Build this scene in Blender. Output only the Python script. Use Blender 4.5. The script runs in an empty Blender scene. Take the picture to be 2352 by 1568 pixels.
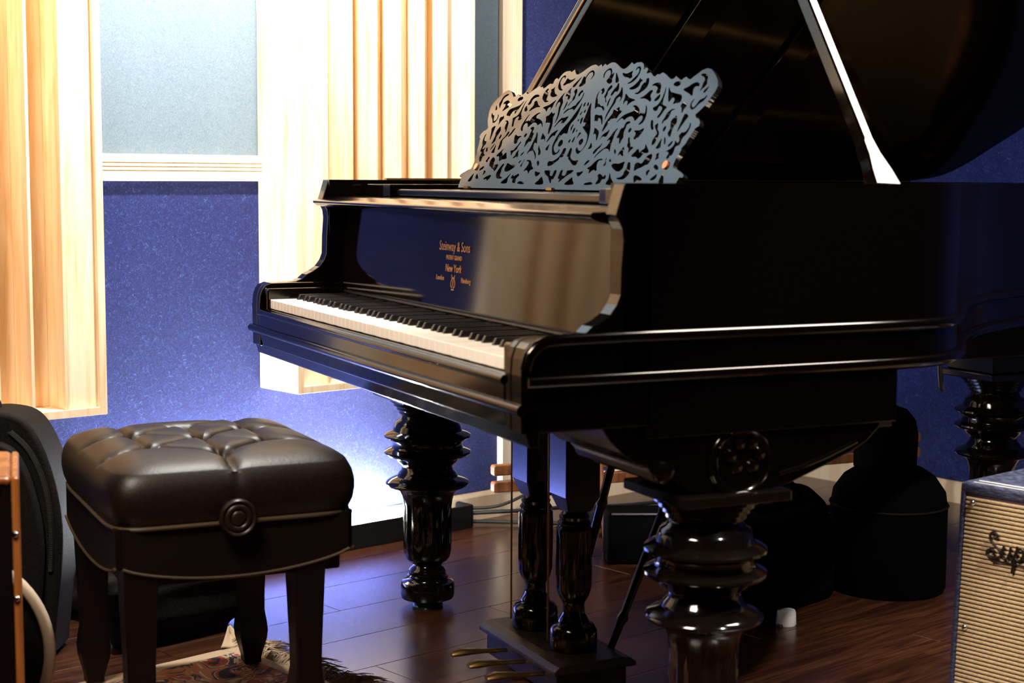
import bpy, bmesh, math, random
import numpy as np
from mathutils import Vector, Matrix
random.seed(7)
SC = bpy.context.scene; COL = SC.collection
PI = math.pi
# ------------------------------------------------------------------ camera, world, lights, exposure
cd = bpy.data.cameras.new('camera'); cam = bpy.data.objects.new('camera', cd); COL.objects.link(cam); SC.camera = cam
cd.sensor_width = 36; cd.lens = 56.443; cd.clip_start = .05; cd.clip_end = 60
_f = Vector((-.9004, .4229, -.1019)); _u = Vector((-.0944, .0387, .9948))
_r = _f.cross(_u).normalized(); _u = _r.cross(_f).normalized(); _f.normalize()
cam.matrix_world = Matrix(((_r.x, _u.x, -_f.x, 2.7797), (_r.y, _u.y, -_f.y, -1.0104), (_r.z, _u.z, -_f.z, .9931), (0, 0, 0, 1)))
cd.dof.use_dof = True; cd.dof.focus_distance = 3.55; cd.dof.aperture_fstop = 4.8; cd.dof.aperture_blades = 7
W = bpy.data.worlds.new('world'); SC.world = W; W.use_nodes = True
W.node_tree.nodes['Background'].inputs[0].default_value = (.5, .55, .7, 1); W.node_tree.nodes['Background'].inputs[1].default_value = .004
SC.view_settings.view_transform = 'Standard'; SC.view_settings.look = 'None'; SC.view_settings.exposure = 0; SC.view_settings.gamma = 1
SC.view_settings.use_curve_mapping = False
SC.cycles.use_denoising = True; SC.cycles.max_bounces = 8; SC.cycles.diffuse_bounces = 5; SC.cycles.glossy_bounces = 5
SC.cycles.caustics_reflective = False; SC.cycles.caustics_refractive = False; SC.cycles.sample_clamp_indirect = 8
# room frame: s runs along the left wall, o away from it into the room
P0 = Vector((-1.4584, .9318, 0)); RD = Vector((-.2831, .9591, 0)); RN = Vector((.9591, .2831, 0)); RZ = math.atan2(RD.y, RD.x)
def rw(s, o, z=0): return P0 + RD * s + RN * o + Vector((0, 0, z))
def area(name, loc, target, sx, sy, watts, color, spread=PI):
    l = bpy.data.lights.new(name, 'AREA'); l.shape = 'RECTANGLE'; l.size = sx; l.size_y = sy; l.energy = watts; l.color = color; l.spread = spread
    o = bpy.data.objects.new(name, l); COL.objects.link(o); o.location = loc
    o.rotation_euler = (Vector(target) - Vector(loc)).to_track_quat('-Z', 'Y').to_euler(); return o
def spot(name, loc, target, watts, color, size, blend, rad):
    l = bpy.data.lights.new(name, 'SPOT'); l.energy = watts; l.color = color; l.spot_size = size; l.spot_blend = blend; l.shadow_soft_size = rad
    o = bpy.data.objects.new(name, l); COL.objects.link(o); o.location = loc
    o.rotation_euler = (Vector(target) - Vector(loc)).to_track_quat('-Z', 'Y').to_euler(); return o
spot('wall_spotlight', rw(-1.16, .74, 2.05), rw(-1.1, 0, .95), 225, (1, .95, .89), 2.3, .6, .05)
area('side_ceiling_light', (.88, 1.6, 2.55), (.9, 1.1, 0), .72, .72, 42, (1, .93, .85), 1.9)
area('room_ceiling_light', (1.25, -1.25, 2.45), (.5, .3, .4), .7, .7, 56, (1, .85, .70), 2.3)
spot('aisle_spotlight', (2.2, .85, 2.6), (.35, 1.2, 0), 330, (1, .92, .84), .85, .5, .04)
area('left_fill_light', rw(-.25, 1.5, 2.6), rw(.0, 0, 1.5), .3, .3, 7, (1, .9, .8), 1.4)  # added weak fill for the wall around the vertical trim, not a real fixture
# ------------------------------------------------------------------ helpers
class MB:
    def __init__(s): s.v = []; s.f = []; s.sm = []
    def add(s, vs, fs, smooth=False):
        b = len(s.v); s.v += [tuple(v) for v in vs]; s.f += [tuple(b + i for i in f) for f in fs]; s.sm += [smooth] * len(fs); return s
    def box(s, x0, x1, y0, y1, z0, z1, M=None):
        vs = [Vector((x, y, z)) for z in (z0, z1) for y in (y0, y1) for x in (x0, x1)]
        if M is not None: vs = [M @ v for v in vs]
        return s.add(vs, [(0, 2, 3, 1), (4, 5, 7, 6), (0, 1, 5, 4), (2, 6, 7, 3), (0, 4, 6, 2), (1, 3, 7, 5)])
    def rbox(s, s0, s1, o0, o1, z0, z1):   # box in the room frame
        vs = [rw(a, b, z) for z in (z0, z1) for b in (o0, o1) for a in (s0, s1)]
        return s.add(vs, [(0, 1, 3, 2), (4, 6, 7, 5), (0, 4, 5, 1), (2, 3, 7, 6), (0, 2, 6, 4), (1, 5, 7, 3)])
    def prism(s, poly, a0, a1, fn, smooth=False):   # closed polygon extruded; fn(p, q, a) -> xyz
        n = len(poly); vs = [fn(p, q, a0) for p, q in poly] + [fn(p, q, a1) for p, q in poly]
        fs = [tuple(range(n)), tuple(range(2 * n - 1, n - 1, -1))]
        s.add(vs, fs); b = len(s.v) - 2 * n
        for i in range(n):
            j = (i + 1) % n; s.f.append((b + j, b + i, b + n + i, b + n + j)); s.sm.append(smooth)
        return s
    def lathe(s, prof, c=(0, 0, 0), seg=48, M=None, flute=None):
        c = Vector(c); vs = []; fs = []
        for k, (r, z) in enumerate(prof):
            for i in range(seg):
                a = 2 * PI * i / seg; rr = r
                if flute and flute[0] <= z <= flute[1]: rr = r * (1 - flute[3] * (.5 + .5 * math.cos(flute[2] * a)))
                p = Vector((rr * math.cos(a), rr * math.sin(a), z)); vs.append((M @ p if M is not None else p) + c)
        for k in range(len(prof) - 1):
            for i in range(seg):
                j = (i + 1) % seg; fs.append((k * seg + i, k * seg + j, (k + 1) * seg + j, (k + 1) * seg + i))
        s.add(vs, fs, True); b = len(s.v) - len(vs)
        if prof[0][0] > 1e-5: s.f.append(tuple(b + i for i in range(seg))[::-1]); s.sm.append(False)
        if prof[-1][0] > 1e-5: s.f.append(tuple(b + (len(prof) - 1) * seg + i for i in range(seg))); s.sm.append(False)
        return s
    def tube(s, pts, r, seg=10, closed=False):
        pts = [Vector(p) for p in pts]; n = len(pts); vs = []; fs = []
        up = None
        for i, p in enumerate(pts):
            a = pts[i - 1] if (i > 0 or closed) else p; b = pts[(i + 1) % n] if (i < n - 1 or closed) else p
            t = (b - a).normalized()
            if up is None: up = Vector((0, 0, 1)) if abs(t.z) < .9 else Vector((1, 0, 0))
            x = t.cross(up).normalized(); y = x.cross(t).normalized(); up = y
            rr = r[i] if isinstance(r, (list, tuple)) else r
            for k in range(seg):
                an = 2 * PI * k / seg; vs.append(p + x * rr * math.cos(an) + y * rr * math.sin(an))
        m = n if closed else n - 1
        for i in range(m):
            j = (i + 1) % n
            for k in range(seg):
                l = (k + 1) % seg; fs.append((i * seg + k, i * seg + l, j * seg + l, j * seg + k))
        s.add(vs, fs, True)
        if not closed:
            b = len(s.v) - len(vs); s.f.append(tuple(b + k for k in range(seg))[::-1]); s.f.append(tuple(b + (n - 1) * seg + k for k in range(seg))); s.sm += [False, False]
        return s
    def build(s, name, mat, parent=None, bevel=0, seg=2, fix=True, autosm=False):
        me = bpy.data.meshes.new(name); me.from_pydata(s.v, [], s.f); me.polygons.foreach_set('use_smooth', s.sm)
        if fix:
            bm = bmesh.new(); bm.from_mesh(me); bmesh.ops.recalc_face_normals(bm, faces=bm.faces); bm.to_mesh(me); bm.free()
        if any(s.sm): me.set_sharp_from_angle(angle=.7)
        me.materials.append(mat); o = bpy.data.objects.new(name, me); COL.objects.link(o)
        if parent is not None: o.parent = parent
        if bevel:
            b = o.modifiers.new('bevel', 'BEVEL'); b.width = bevel; b.segments = seg; b.limit_method = 'ANGLE'; b.angle_limit = .6
            b.harden_normals = False
        return o
def empty(name, label=None, cat=None, group=None, loc=(0, 0, 0), kind=None):
    o = bpy.data.objects.new(name, None); COL.objects.link(o); o.empty_display_size = .05; o.location = loc
    tag(o, label, cat, group, kind); return o
def tag(o, label=None, cat=None, group=None, kind=None):
    if label: o['label'] = label
    if cat: o['category'] = cat
    if group: o['group'] = group
    if kind: o['kind'] = kind
    return o
def at(parent):   # parts are modelled in world coordinates; an empty with an offset needs this inverse
    return Matrix.Translation(-parent.location)
def fix_children(root):
    bpy.context.view_layer.update()
    for c in root.children:
        c.matrix_parent_inverse = root.matrix_world.inverted()
def catmull(pts, n=6, closed=False):
    P = [Vector(p) for p in pts]; out = []; N = len(P); m = N if closed else N - 1
    for i in range(m):
        p0 = P[(i - 1) % N] if (closed or i > 0) else P[0]; p1 = P[i]; p2 = P[(i + 1) % N]; p3 = P[(i + 2) % N] if (closed or i < N - 2) else P[-1]
        for k in range(n):
            t = k / n; out.append(.5 * ((2 * p1) + (p2 - p0) * t + (2 * p0 - 5 * p1 + 4 * p2 - p3) * t * t + (3 * p1 - p0 - 3 * p2 + p3) * t ** 3))
    if not closed: out.append(P[-1])
    return out
# ------------------------------------------------------------------ materials
def mat(name, col, rough=.5, metal=0, ior=1.5, spec=.5, coat=0, emit=None, estr=0, sheen=0):
    m = bpy.data.materials.new(name); m.use_nodes = True; b = m.node_tree.nodes['Principled BSDF']
    b.inputs['Base Color'].default_value = (*col, 1); b.inputs['Roughness'].default_value = rough; b.inputs['Metallic'].default_value = metal
    b.inputs['IOR'].default_value = ior; b.inputs['Specular IOR Level'].default_value = spec; b.inputs['Coat Weight'].default_value = coat
    b.inputs['Sheen Weight'].default_value = sheen
    if emit: b.inputs['Emission Color'].default_value = (*emit, 1); b.inputs['Emission Strength'].default_value = estr
    return m
def nodes(m): return m.node_tree.nodes, m.node_tree.links, m.node_tree.nodes['Principled BSDF']
def noise_color(m, scale, ramp, coords='Object', stretch=(1, 1, 1), detail=4, rand=False, bump=0, dist=.0, rough=None, nrough=.5, rot=0):
    N, L, b = nodes(m); tc = N.new('ShaderNodeTexCoord'); mp = N.new('ShaderNodeMapping'); mp.inputs['Scale'].default_value = stretch
    mp.inputs['Rotation'].default_value = (0, 0, rot)
    L.new(tc.outputs[coords], mp.inputs['Vector']); src = mp.outputs['Vector']
    if rand:
        oi = N.new('ShaderNodeObjectInfo'); ml = N.new('ShaderNodeVectorMath'); ml.operation = 'MULTIPLY_ADD'
        ml.inputs[1].default_value = (1, 1, 1); cx = N.new('ShaderNodeCombineXYZ'); mu = N.new('ShaderNodeMath'); mu.operation = 'MULTIPLY'; mu.inputs[1].default_value = 37
        L.new(oi.outputs['Random'], mu.inputs[0]); L.new(mu.outputs[0], cx.inputs[0]); L.new(mu.outputs[0], cx.inputs[1]); L.new(mu.outputs[0], cx.inputs[2])
        L.new(src, ml.inputs[0]); L.new(cx.outputs[0], ml.inputs[2]); src = ml.outputs[0]
    n = N.new('ShaderNodeTexNoise'); n.inputs['Scale'].default_value = scale; n.inputs['Detail'].default_value = detail; n.inputs['Roughness'].default_value = nrough
    n.inputs['Distortion'].default_value = dist; L.new(src, n.inputs['Vector'])
    cr = N.new('ShaderNodeValToRGB'); E = cr.color_ramp.elements
    while len(E) < len(ramp): E.new(.5)
    for e, (p, c) in zip(E, ramp): e.position = p; e.color = (*c, 1)
    L.new(n.outputs['Fac'], cr.inputs['Fac']); L.new(cr.outputs['Color'], b.inputs['Base Color'])
    if bump:
        bp = N.new('ShaderNodeBump'); bp.inputs['Strength'].default_value = bump; bp.inputs['Distance'].default_value = .002
        L.new(n.outputs['Fac'], bp.inputs['Height']); L.new(bp.outputs['Normal'], b.inputs['Normal'])
    if rough:
        mr = N.new('ShaderNodeMapRange'); mr.inputs['To Min'].default_value = rough[0]; mr.inputs['To Max'].default_value = rough[1]
        L.new(n.outputs['Fac'], mr.inputs['Value']); L.new(mr.outputs[0], b.inputs['Roughness'])
    return cr
EB = mat('ebony_lacquer', (.0010, .0005, .0004), .13, ior=1.45)
FBM = mat('fallboard_lacquer', (.0026, .0012, .0010), .08, ior=1.37); FBM.node_tree.nodes['Principled BSDF'].inputs['Specular Tint'].default_value = (1, .82, .58, 1)
EB.node_tree.nodes['Principled BSDF'].inputs['Specular Tint'].default_value = (1, .9, .78, 1)
EBD = mat('music_desk_lacquer', (.006, .005, .006), .10, ior=1.48)
EBL = mat('lid_lacquer', (.004, .0022, .0016), .10, ior=1.5)
EBM = mat('worn_ebony', (.010, .005, .003), .38, spec=.3)
LEGM = mat('turned_leg_lacquer', (.0035, .0022, .0018), .09, ior=1.52)
WHITE = mat('ivory_keytop', (.80, .74, .66), .30)
BLACKK = mat('ebony_key', (.006, .005, .005), .28)
BRASS = mat('aged_brass', (.34, .21, .08), .35, 1)
CHROME = mat('chrome', (.7, .7, .72), .12, 1)
GOLDP = mat('bronze_iron_plate', (.35, .20, .06), .38, .8)
DECAL = mat('gold_lettering', (.34, .15, .05), .45, .25)
COPPER = mat('copper_pivot', (.75, .25, .12), .4, .6)
FELT = mat('blue_felt', (.03, .045, .3), .95, spec=.1, sheen=.25)
N_, L_, B_ = nodes(FELT)
def felt(m, ramp, s1, s2, bump):
    N, L, b = nodes(m); tc = N.new('ShaderNodeTexCoord')
    n1 = N.new('ShaderNodeTexNoise'); n1.inputs['Scale'].default_value = s1; n1.inputs['Detail'].default_value = 6; n1.inputs['Distortion'].default_value = 2.2
    n2 = N.new('ShaderNodeTexNoise'); n2.inputs['Scale'].default_value = s2; n2.inputs['Detail'].default_value = 5; n2.inputs['Distortion'].default_value = 3
    L.new(tc.outputs['Object'], n1.inputs['Vector']); L.new(tc.outputs['Object'], n2.inputs['Vector'])
    mx = N.new('ShaderNodeMath'); mx.operation = 'MULTIPLY_ADD'; mx.inputs[1].default_value = .45; L.new(n1.outputs['Fac'], mx.inputs[0])
    m2 = N.new('ShaderNodeMath'); m2.operation = 'MULTIPLY'; m2.inputs[1].default_value = .55; L.new(n2.outputs['Fac'], m2.inputs[0]); L.new(m2.outputs[0], mx.inputs[2])
    cr = N.new('ShaderNodeValToRGB'); E = cr.color_ramp.elements
    while len(E) < len(ramp): E.new(.5)
    for e, (p, c) in zip(E, ramp): e.position = p; e.color = (*c, 1)
    L.new(mx.outputs[0], cr.inputs['Fac']); L.new(cr.outputs['Color'], b.inputs['Base Color'])
    bp = N.new('ShaderNodeBump'); bp.inputs['Strength'].default_value = bump; bp.inputs['Distance'].default_value = .003
    L.new(mx.outputs[0], bp.inputs['Height']); L.new(bp.outputs['Normal'], b.inputs['Normal'])
felt(FELT, [(.34, (.0045, .0075, .066)), (.51, (.0075, .0130, .108)), (.60, (.018, .038, .165)), (.68, (.085, .155, .34))], 75, 240, .6)
FABRIC = mat('pale_blue_fabric', (.16, .3, .45), .9, spec=.1)
felt(FABRIC, [(.36, (.125, .180, .232)), (.5, (.170, .232, .290)), (.64, (.225, .285, .340))], 120, 420, .5)
PINE = mat('pine', (.8, .56, .32), .5)
noise_color(PINE, 5, [(.25, (.72, .45, .22)), (.45, (.86, .65, .42)), (.6, (.90, .73, .52)), (.8, (.92, .79, .60))], stretch=(9, 9, .7), detail=5, rand=True, dist=.6, bump=.1)
PINET = mat('pine_trim', (.80, .66, .48), .45)
noise_color(PINET, 4, [(.3, (.74, .56, .37)), (.7, (.84, .71, .54))], stretch=(8, 8, 1), detail=4, dist=.3)
FLOOR = mat('dark_laminate', (.06, .02, .01), .22, ior=1.62)
noise_color(FLOOR, 3.2, [(.28, (.012, .004, .002)), (.45, (.032, .010, .005)), (.58, (.055, .019, .008)), (.75, (.09, .036, .015))], stretch=(1.0, 14, 1), detail=8, rand=True, dist=1.2, rough=(.24, .27), nrough=.62)
SUB = mat('floor_joint', (.008, .004, .003), .7)
BLKPL = mat('black_plastic', (.004, .004, .004), .6, spec=.25)
RUBBER = mat('cable_rubber', (.012, .012, .012), .5)
WALLD = mat('dark_wall', (.014, .011, .010), .8)
CEIL = mat('ceiling_grey', (.035, .033, .03), .85)
LEATH = mat('brown_black_leather', (.020, .010, .007), .42, ior=1.5, spec=.28)
noise_color(LEATH, 160, [(.3, (.004, .0018, .0011)), (.7, (.008, .0034, .0020))], detail=3, bump=.12)
PIPING = mat('leather_piping', (.05, .035, .018), .35)
BWOOD = mat('dark_walnut_bench', (.003, .0010, .0007), .38, spec=.3)
AMBER = mat('amber_lacquered_wood', (.30, .10, .025), .25)
noise_color(AMBER, 3, [(.3, (.20, .055, .012)), (.7, (.42, .15, .035))], stretch=(12, 12, 1), detail=4, dist=.5)
RAILW = mat('rail_wood', (.25, .09, .03), .4)
noise_color(RAILW, 4, [(.3, (.12, .038, .012)), (.7, (.34, .13, .045))], stretch=(10, 10, 2), detail=6, dist=.8)
NYLON = mat('black_nylon', (.012, .010, .009), .75, spec=.15)
noise_color(NYLON, 220, [(.35, (.0025, .0018, .0014)), (.65, (.007, .005, .004))], detail=2, bump=.3)
ZIP = mat('zip_teeth', (.08, .08, .07), .35, .6)
GREYC = mat('grey_cloth', (.10, .09, .095), .8)
noise_color(GREYC, 30, [(.3, (.07, .062, .066)), (.7, (.13, .12, .125))], detail=4, bump=.3)
CREAM = mat('cream_hoop', (.62, .50, .36), .3)
TOLEX = mat('navy_tolex', (.03, .035, .075), .5)
noise_color(TOLEX, 90, [(.35, (.010, .012, .030)), (.65, (.060, .070, .13))], stretch=(1, 1, 4), detail=4, bump=.6)
GRILLE = mat('cane_grille_cloth', (.5, .36, .2), .7)
noise_color(GRILLE, 60, [(.3, (.42, .28, .14)), (.7, (.66, .50, .29))], stretch=(3, 3, 14), detail=3, bump=.5)
STRIPE = mat('grille_dark_thread', (.07, .03, .05), .8)
PIPEW = mat('white_piping', (.85, .82, .74), .4)
LOGO = mat('dark_script_metal', (.012, .008, .006), .35, .3)
CAPM = mat('white_plastic_cap', (.82, .80, .80), .4)
LED = mat('led_strip', (1, 1, 1), .5, emit=(.90, .95, 1), estr=1450)
GREENL = mat('glass_caster_cup', (.05, .22, .24), .08, ior=1.5)
SHELL = mat('dark_drum_shell', (.03, .010, .006), .2)
HEAD = mat('drum_head', (.015, .013, .012), .5)
# ------------------------------------------------------------------ room shell
S0, S1, O1, ZC = -4.9, 1.217, 4.7, 2.7
def struct(name, mb, m, parent=None, **k):
    o = mb.build(name, m, parent, **k)
    if parent is None: o['kind'] = 'structure'
    return o
floor = struct('floor', MB().rbox(S0, S1, 0, O1, -.06, -.006), SUB)
pl_me = None; PW = .194; PL = 1.22
rnd = random.Random(3)
k0 = -1
for row in range(0, 25):
    o0 = -.03 + row * PW - .0 ; o0 = .17 - PW + row * PW + .0
    if o0 > O1 - .05: break
    off = (row * .47) % PL
    s = S0 - off
    while s < S1:
        a, b = max(s, S0), min(s + PL, S1); c, d = max(o0, 0), min(o0 + PW, O1)
        if b - a > .04:
            full = abs(b - a - PL) < 1e-6 and abs(d - c - PW) < 1e-6
            if full and pl_me is not None:
                ob = bpy.data.objects.new('plank', pl_me); COL.objects.link(ob)
            else:
                l, w = (b - a) / 2 - .0006, (d - c) / 2 - .0006; e = .0008
                mb = MB(); vs = [(-l, -w, -.006), (l, -w, -.006), (l, w, -.006), (-l, w, -.006), (-l, -w, -e), (l, -w, -e), (l, w, -e), (-l, w, -e), (-l + e, -w + e, 0), (l - e, -w + e, 0), (l - e, w - e, 0), (-l + e, w - e, 0)]
                mb.add(vs, [(0, 1, 5, 4), (1, 2, 6, 5), (2, 3, 7, 6), (3, 0, 4, 7), (4, 5, 9, 8), (5, 6, 10, 9), (6, 7, 11, 10), (7, 4, 8, 11), (8, 9, 10, 11)])
                ob = mb.build('plank', FLOOR)
                if full: pl_me = ob.data
            ob.parent = floor; q = rw((a + b) / 2, (c + d) / 2, 0)
            ob.matrix_local = Matrix.Translation(q) @ Matrix.Rotation(RZ, 4, 'Z')
        s += PL
# left wall: blue felt below, pale fabric above the chair rail, blue felt past the vertical trim
wl = struct('wall_left', MB().rbox(S0, S1, -.12, -.03, 0, ZC), WALLD)
MB().rbox(S0, .012, -.03, 0, .07, .985).build('felt_panel', FELT, wl)['label'] = 'blue felt lower panel'
MB().rbox(S0, .012, -.03, -.004, 1.03, ZC).build('fabric_panel', FABRIC, wl)['label'] = 'pale grey-blue fabric upper panel'
MB().rbox(.07, S1, -.03, 0, .07, ZC).build('felt_panel', FELT, wl)['label'] = 'blue felt full-height panel'
wb = struct('wall_back', MB().rbox(S1 + .03, S1 + .12, -.12, O1 + .1, 0, ZC), WALLD)
# gently folded felt drape on the back wall
mb = MB(); n = 120; vs = []; fs = []
for i in range(n + 1):
    o = O1 * i / n; d = .006 + .010 * (.5 + .5 * math.sin(o * 7.5 + 1.2)) + .004 * math.sin(o * 19)
    for z in (.07, ZC): vs.append(rw(S1 - d, o, z))
for i in range(n): fs.append((2 * i, 2 * i + 1, 2 * i + 3, 2 * i + 2))
mb.add(vs, fs, True); mb.build('felt_drape', FELT, wb)
struct('wall_right', MB().rbox(S0, S1, O1, O1 + .1, 0, ZC), WALLD)
struct('wall_front', MB().rbox(S0 - .1, S0, -.1, O1 + .1, 0, ZC), WALLD)
struct('ceiling', MB().rbox(S0 - .1, S1 + .1, -.1, O1 + .1, ZC, ZC + .1), CEIL)
BB = [(0, 0), (.014, 0), (.014, .068), (.009, .076), (.004, .080), (0, .080)]
struct('baseboard_left', MB().prism(BB, S0, S1, lambda p, q, a: rw(a, p, q)), PINET)
struct('baseboard_back', MB().prism(BB, 0.014, O1, lambda p, q, a: rw(S1 - p, a, q)), PINET)
# fluted chair rail and vertical casing (grooves are real)
def casing(w):
    g = [(0, 0), (0, .016), (.004, .021)]
    y = w * .30
    for k in range(4):
        g += [(y, .021), (y + .0018, .016), (y + .0036, .021)] if k < 3 else []
        y += .0095
    g += [(w * .80, .021), (w * .84, .026), (w - .004, .026), (w, .022), (w, 0)]
    return g
cr_ = casing(.0645)
struct('trim_1', MB().prism(cr_, S0, .004, lambda p, q, a: rw(a, q, 1.0437 - p)), PINET)
cv_ = [(.0, 0), (0, .016), (.004, .02), (.034, .02), (.0355, .016), (.037, .02), (.0425, .02), (.044, .016), (.0455, .02), (.051, .02), (.0525, .016), (.054, .02), (.071, .02), (.075, .016), (.075, 0)]
struct('trim_2', MB().prism(cv_, .078, ZC, lambda p, q, a: rw(.003 + p, q, a)), PINET)

# ------------------------------------------------------------------ wooden well diffusers on the left wall
def diffuser(s0, s1, z0, z1, depths, label):
    root = empty('wood_diffuser', label, 'acoustic panel', 'wooden well diffusers on the left wall', rw((s0 + s1) / 2, 0, z0))
    T = .175; t = .018; parts = []
    P = lambda mb, nm: parts.append(mb.build(nm, PINE, root, bevel=.0012))
    P(MB().rbox(s0, s0 + t, .001, T, z0, z1), 'side_board'); P(MB().rbox(s1 - t, s1, .001, T, z0, z1), 'side_board')
    P(MB().rbox(s0 + t, s1 - t, .001, T, z0, z0 + t), 'bottom_board'); P(MB().rbox(s0 + t, s1 - t, .001, T, z1 - t, z1), 'top_board')
    n = len(depths); w = (s1 - s0 - 2 * t) / n
    for i, dp in enumerate(depths):
        a = s0 + t + i * w; b = a + w
        if i < n - 1: P(MB().rbox(b - .004, b + .004, .001, T - .004, z0 + t, z1 - t), 'slat')
        P(MB().rbox(a + (.004 if i else 0), b - (.004 if i < n - 1 else 0), .001, T - dp, z0 + t, z1 - t), 'well_block')
    fix_children(root); return root
diffuser(-1.925, -1.335, .448, 2.42, [.05, .13, .09, .035, .085, .087, .014], 'left pale pine slatted wall diffuser above the black bag')
diffuser(-.8128, -.235, .448, 2.42, [.025, .090, .095, .080, .070, .080, .028], 'pale pine slatted wall diffuser behind the keyboard end of the piano')

# ------------------------------------------------------------------ LED wall-wash bar on the floor by the left wall
root = empty('light_bar', 'long black wall-wash light bar lying on the floor against the left wall', 'light', loc=rw(-1.1, .055))
MB().rbox(-2.3, -.165, .020, .028, 0, .045).build('housing', BLKPL, root, bevel=.002)
MB().rbox(-2.3, -.165, .078, .086, 0, .0665).build('housing', BLKPL, root, bevel=.002)
MB().rbox(-2.3, -.165, .028, .078, 0, .036).build('base', BLKPL, root)
MB().rbox(-.175, -.158, .020, .086, 0, .068).build('end_cap', BLKPL, root, bevel=.006, seg=3)
MB().prism([(.048, .044), (.058, .0615), (.061, .060), (.051, .0425)], -1.28, -.40, lambda p, q, a: rw(a, p, q)).build('light_strip', LED, root)
fix_children(root)

# ================================================================== GRAND PIANO
piano = empty('grand_piano', 'black lacquered grand piano with raised lid and pierced fretwork music desk', 'piano', loc=(0, .9, 0))
HW = .70
cheek = [(.15, .985), (.135, .936), (.141, .928), (.147, .917), (.149, .90), (.146, .86), (.145, .82), (.139, .805), (.128, .791), (.113, .781), (.098, .774), (.087, .7645), (.075, .760), (.05, .7585), (.009, .758), (-.004, .753), (-.011, .745), (-.016, .73), (-.018, .706), (-.017, .662), (-.017, .62)]
# plan outline (treble side round the tail to the bass side)
tre = [(.70, .60), (.698, .68), (.688, .745), (.66, .80), (.60, .87), (.49, .965), (.38, 1.08), (.275, 1.22), (.19, 1.38), (.115, 1.55), (.045, 1.72), (-.035, 1.875), (-.14, 1.98), (-.28, 2.025), (-.43, 2.01), (-.54, 1.967), (-.63, 1.925), (-.68, 1.875), (-.70, 1.80)]
trs = [(p.x, p.y) for p in catmull([(x, y, 0) for x, y in tre], 4)]
outl = [(.70, .15)] + trs + [(-.70, .15)]
def offset(pl, d):
    out = []
    for i, (x, y) in enumerate(pl):
        a = Vector(pl[max(i - 1, 0)]); b = Vector(pl[min(i + 1, len(pl) - 1)]); t = (b - a).normalized(); nrm = Vector((-t.y, t.x)); out.append((x + nrm.x * d, y + nrm.y * d))
    return out
inn = offset(outl, .045)
mb = MB(); n = len(outl)
zb = lambda i: .62 if outl[i][1] < .61 else .685
vs = []
for (x, y), (a, b), i in zip(outl, inn, range(n)): z = .685; vs += [(x, y, z), (x, y, .985), (a, b, .985), (a, b, z)]
fs = []
for i in range(n - 1):
    a, b = 4 * i, 4 * i + 4; fs += [(a, b, b + 1, a + 1), (a + 1, b + 1, b + 2, a + 2), (a + 2, b + 2, b + 3, a + 3), (a + 3, b + 3, b, a)]
fs += [(0, 1, 2, 3), (4 * n - 4, 4 * n - 1, 4 * n - 2, 4 * n - 3)]
mb.add(vs, fs, False); rim = mb.build('rim', EB, piano); rim['label'] = 'curved black case rim'
for p in rim.data.polygons: p.use_smooth = abs(p.normal.z) < .1
rim.data.set_sharp_from_angle(angle=.6)
for sx in (1, -1):
    fn = lambda p, q, a: (a * sx, p, q)
    MB().prism(cheek + [(.62, .62), (.62, .985)] if False else cheek + [(.20, .62), (.20, .985)], HW, HW - .037, fn).build('cheek', EB, piano, bevel=.003)
    arm = [(y, z) for y, z in cheek if z < .759]
    MB().prism(arm + [(.20, .62), (.20, .758)], HW - .036, HW - .060, fn).build('arm', EB, piano, bevel=.004)
    # lower side below the rim and the curved leg block
    MB().box(min(sx * HW, sx * (HW - .04)), max(sx * HW, sx * (HW - .04)), .19, .66, .60, .69).build('case_side', EB, piano, bevel=.002)
    blk = [(.12, .622), (.135, .60), (.155, .580), (.18, .562), (.20, .555), (.208, .545), (.212, .535), (.222, .528), (.236, .527), (.247, .533), (.258, .524), (.275, .512), (.30, .507), (.435, .507), (.46, .510), (.52, .531), (.58, .553), (.61, .568), (.635, .590), (.645, .622)]
    MB().prism(blk, HW - .012, HW - .27, fn).build('leg_block', EB, piano, bevel=.002)
    blo = COL.objects[-1] if False else bpy.data.objects['leg_block' if sx == 1 else 'leg_block.001']
    MB().tube([(sx * (HW - .02), .205, .556), (sx * (HW - .265), .205, .556)], .006, 10).build('moulding', EB, blo)
    MX = Matrix.Rotation(sx * PI / 2, 4, 'Y')
    MB().lathe([(0, -.002), (.062, -.002), (.062, .003), (.058, .008), (.052, .008), (.048, .003), (.040, .001), (.030, .001), (0, .002)], (sx * (HW - .012), .368, .555), 48, M=MX).build('rosette', EB, blo)
    MB().lathe([(0, -.001), (.018, -.001), (.017, .006), (.010, .010), (0, .011)], (sx * (HW - .012), .228, .546), 28, M=MX).build('volute', EB, blo)
    for da, db in ((-.021, .008), (-.010, -.010), (.032, .008), (.020, -.010), (.018, .026), (-.006, .026)):
        MB().lathe([(0, -.001), (.011, 0), (.009, .006), (0, .009)], (sx * (HW - .011), .368 + da, .555 + db), 18, M=MX).build('boss', EB, blo)
    MB().tube([(sx * (HW - .012), .44, .527), (sx * (HW - .010), .48, .535), (sx * (HW - .010), .53, .549), (sx * (HW - .012), .59, .570)], .004, 8).build('moulding', EB, blo)
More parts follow.
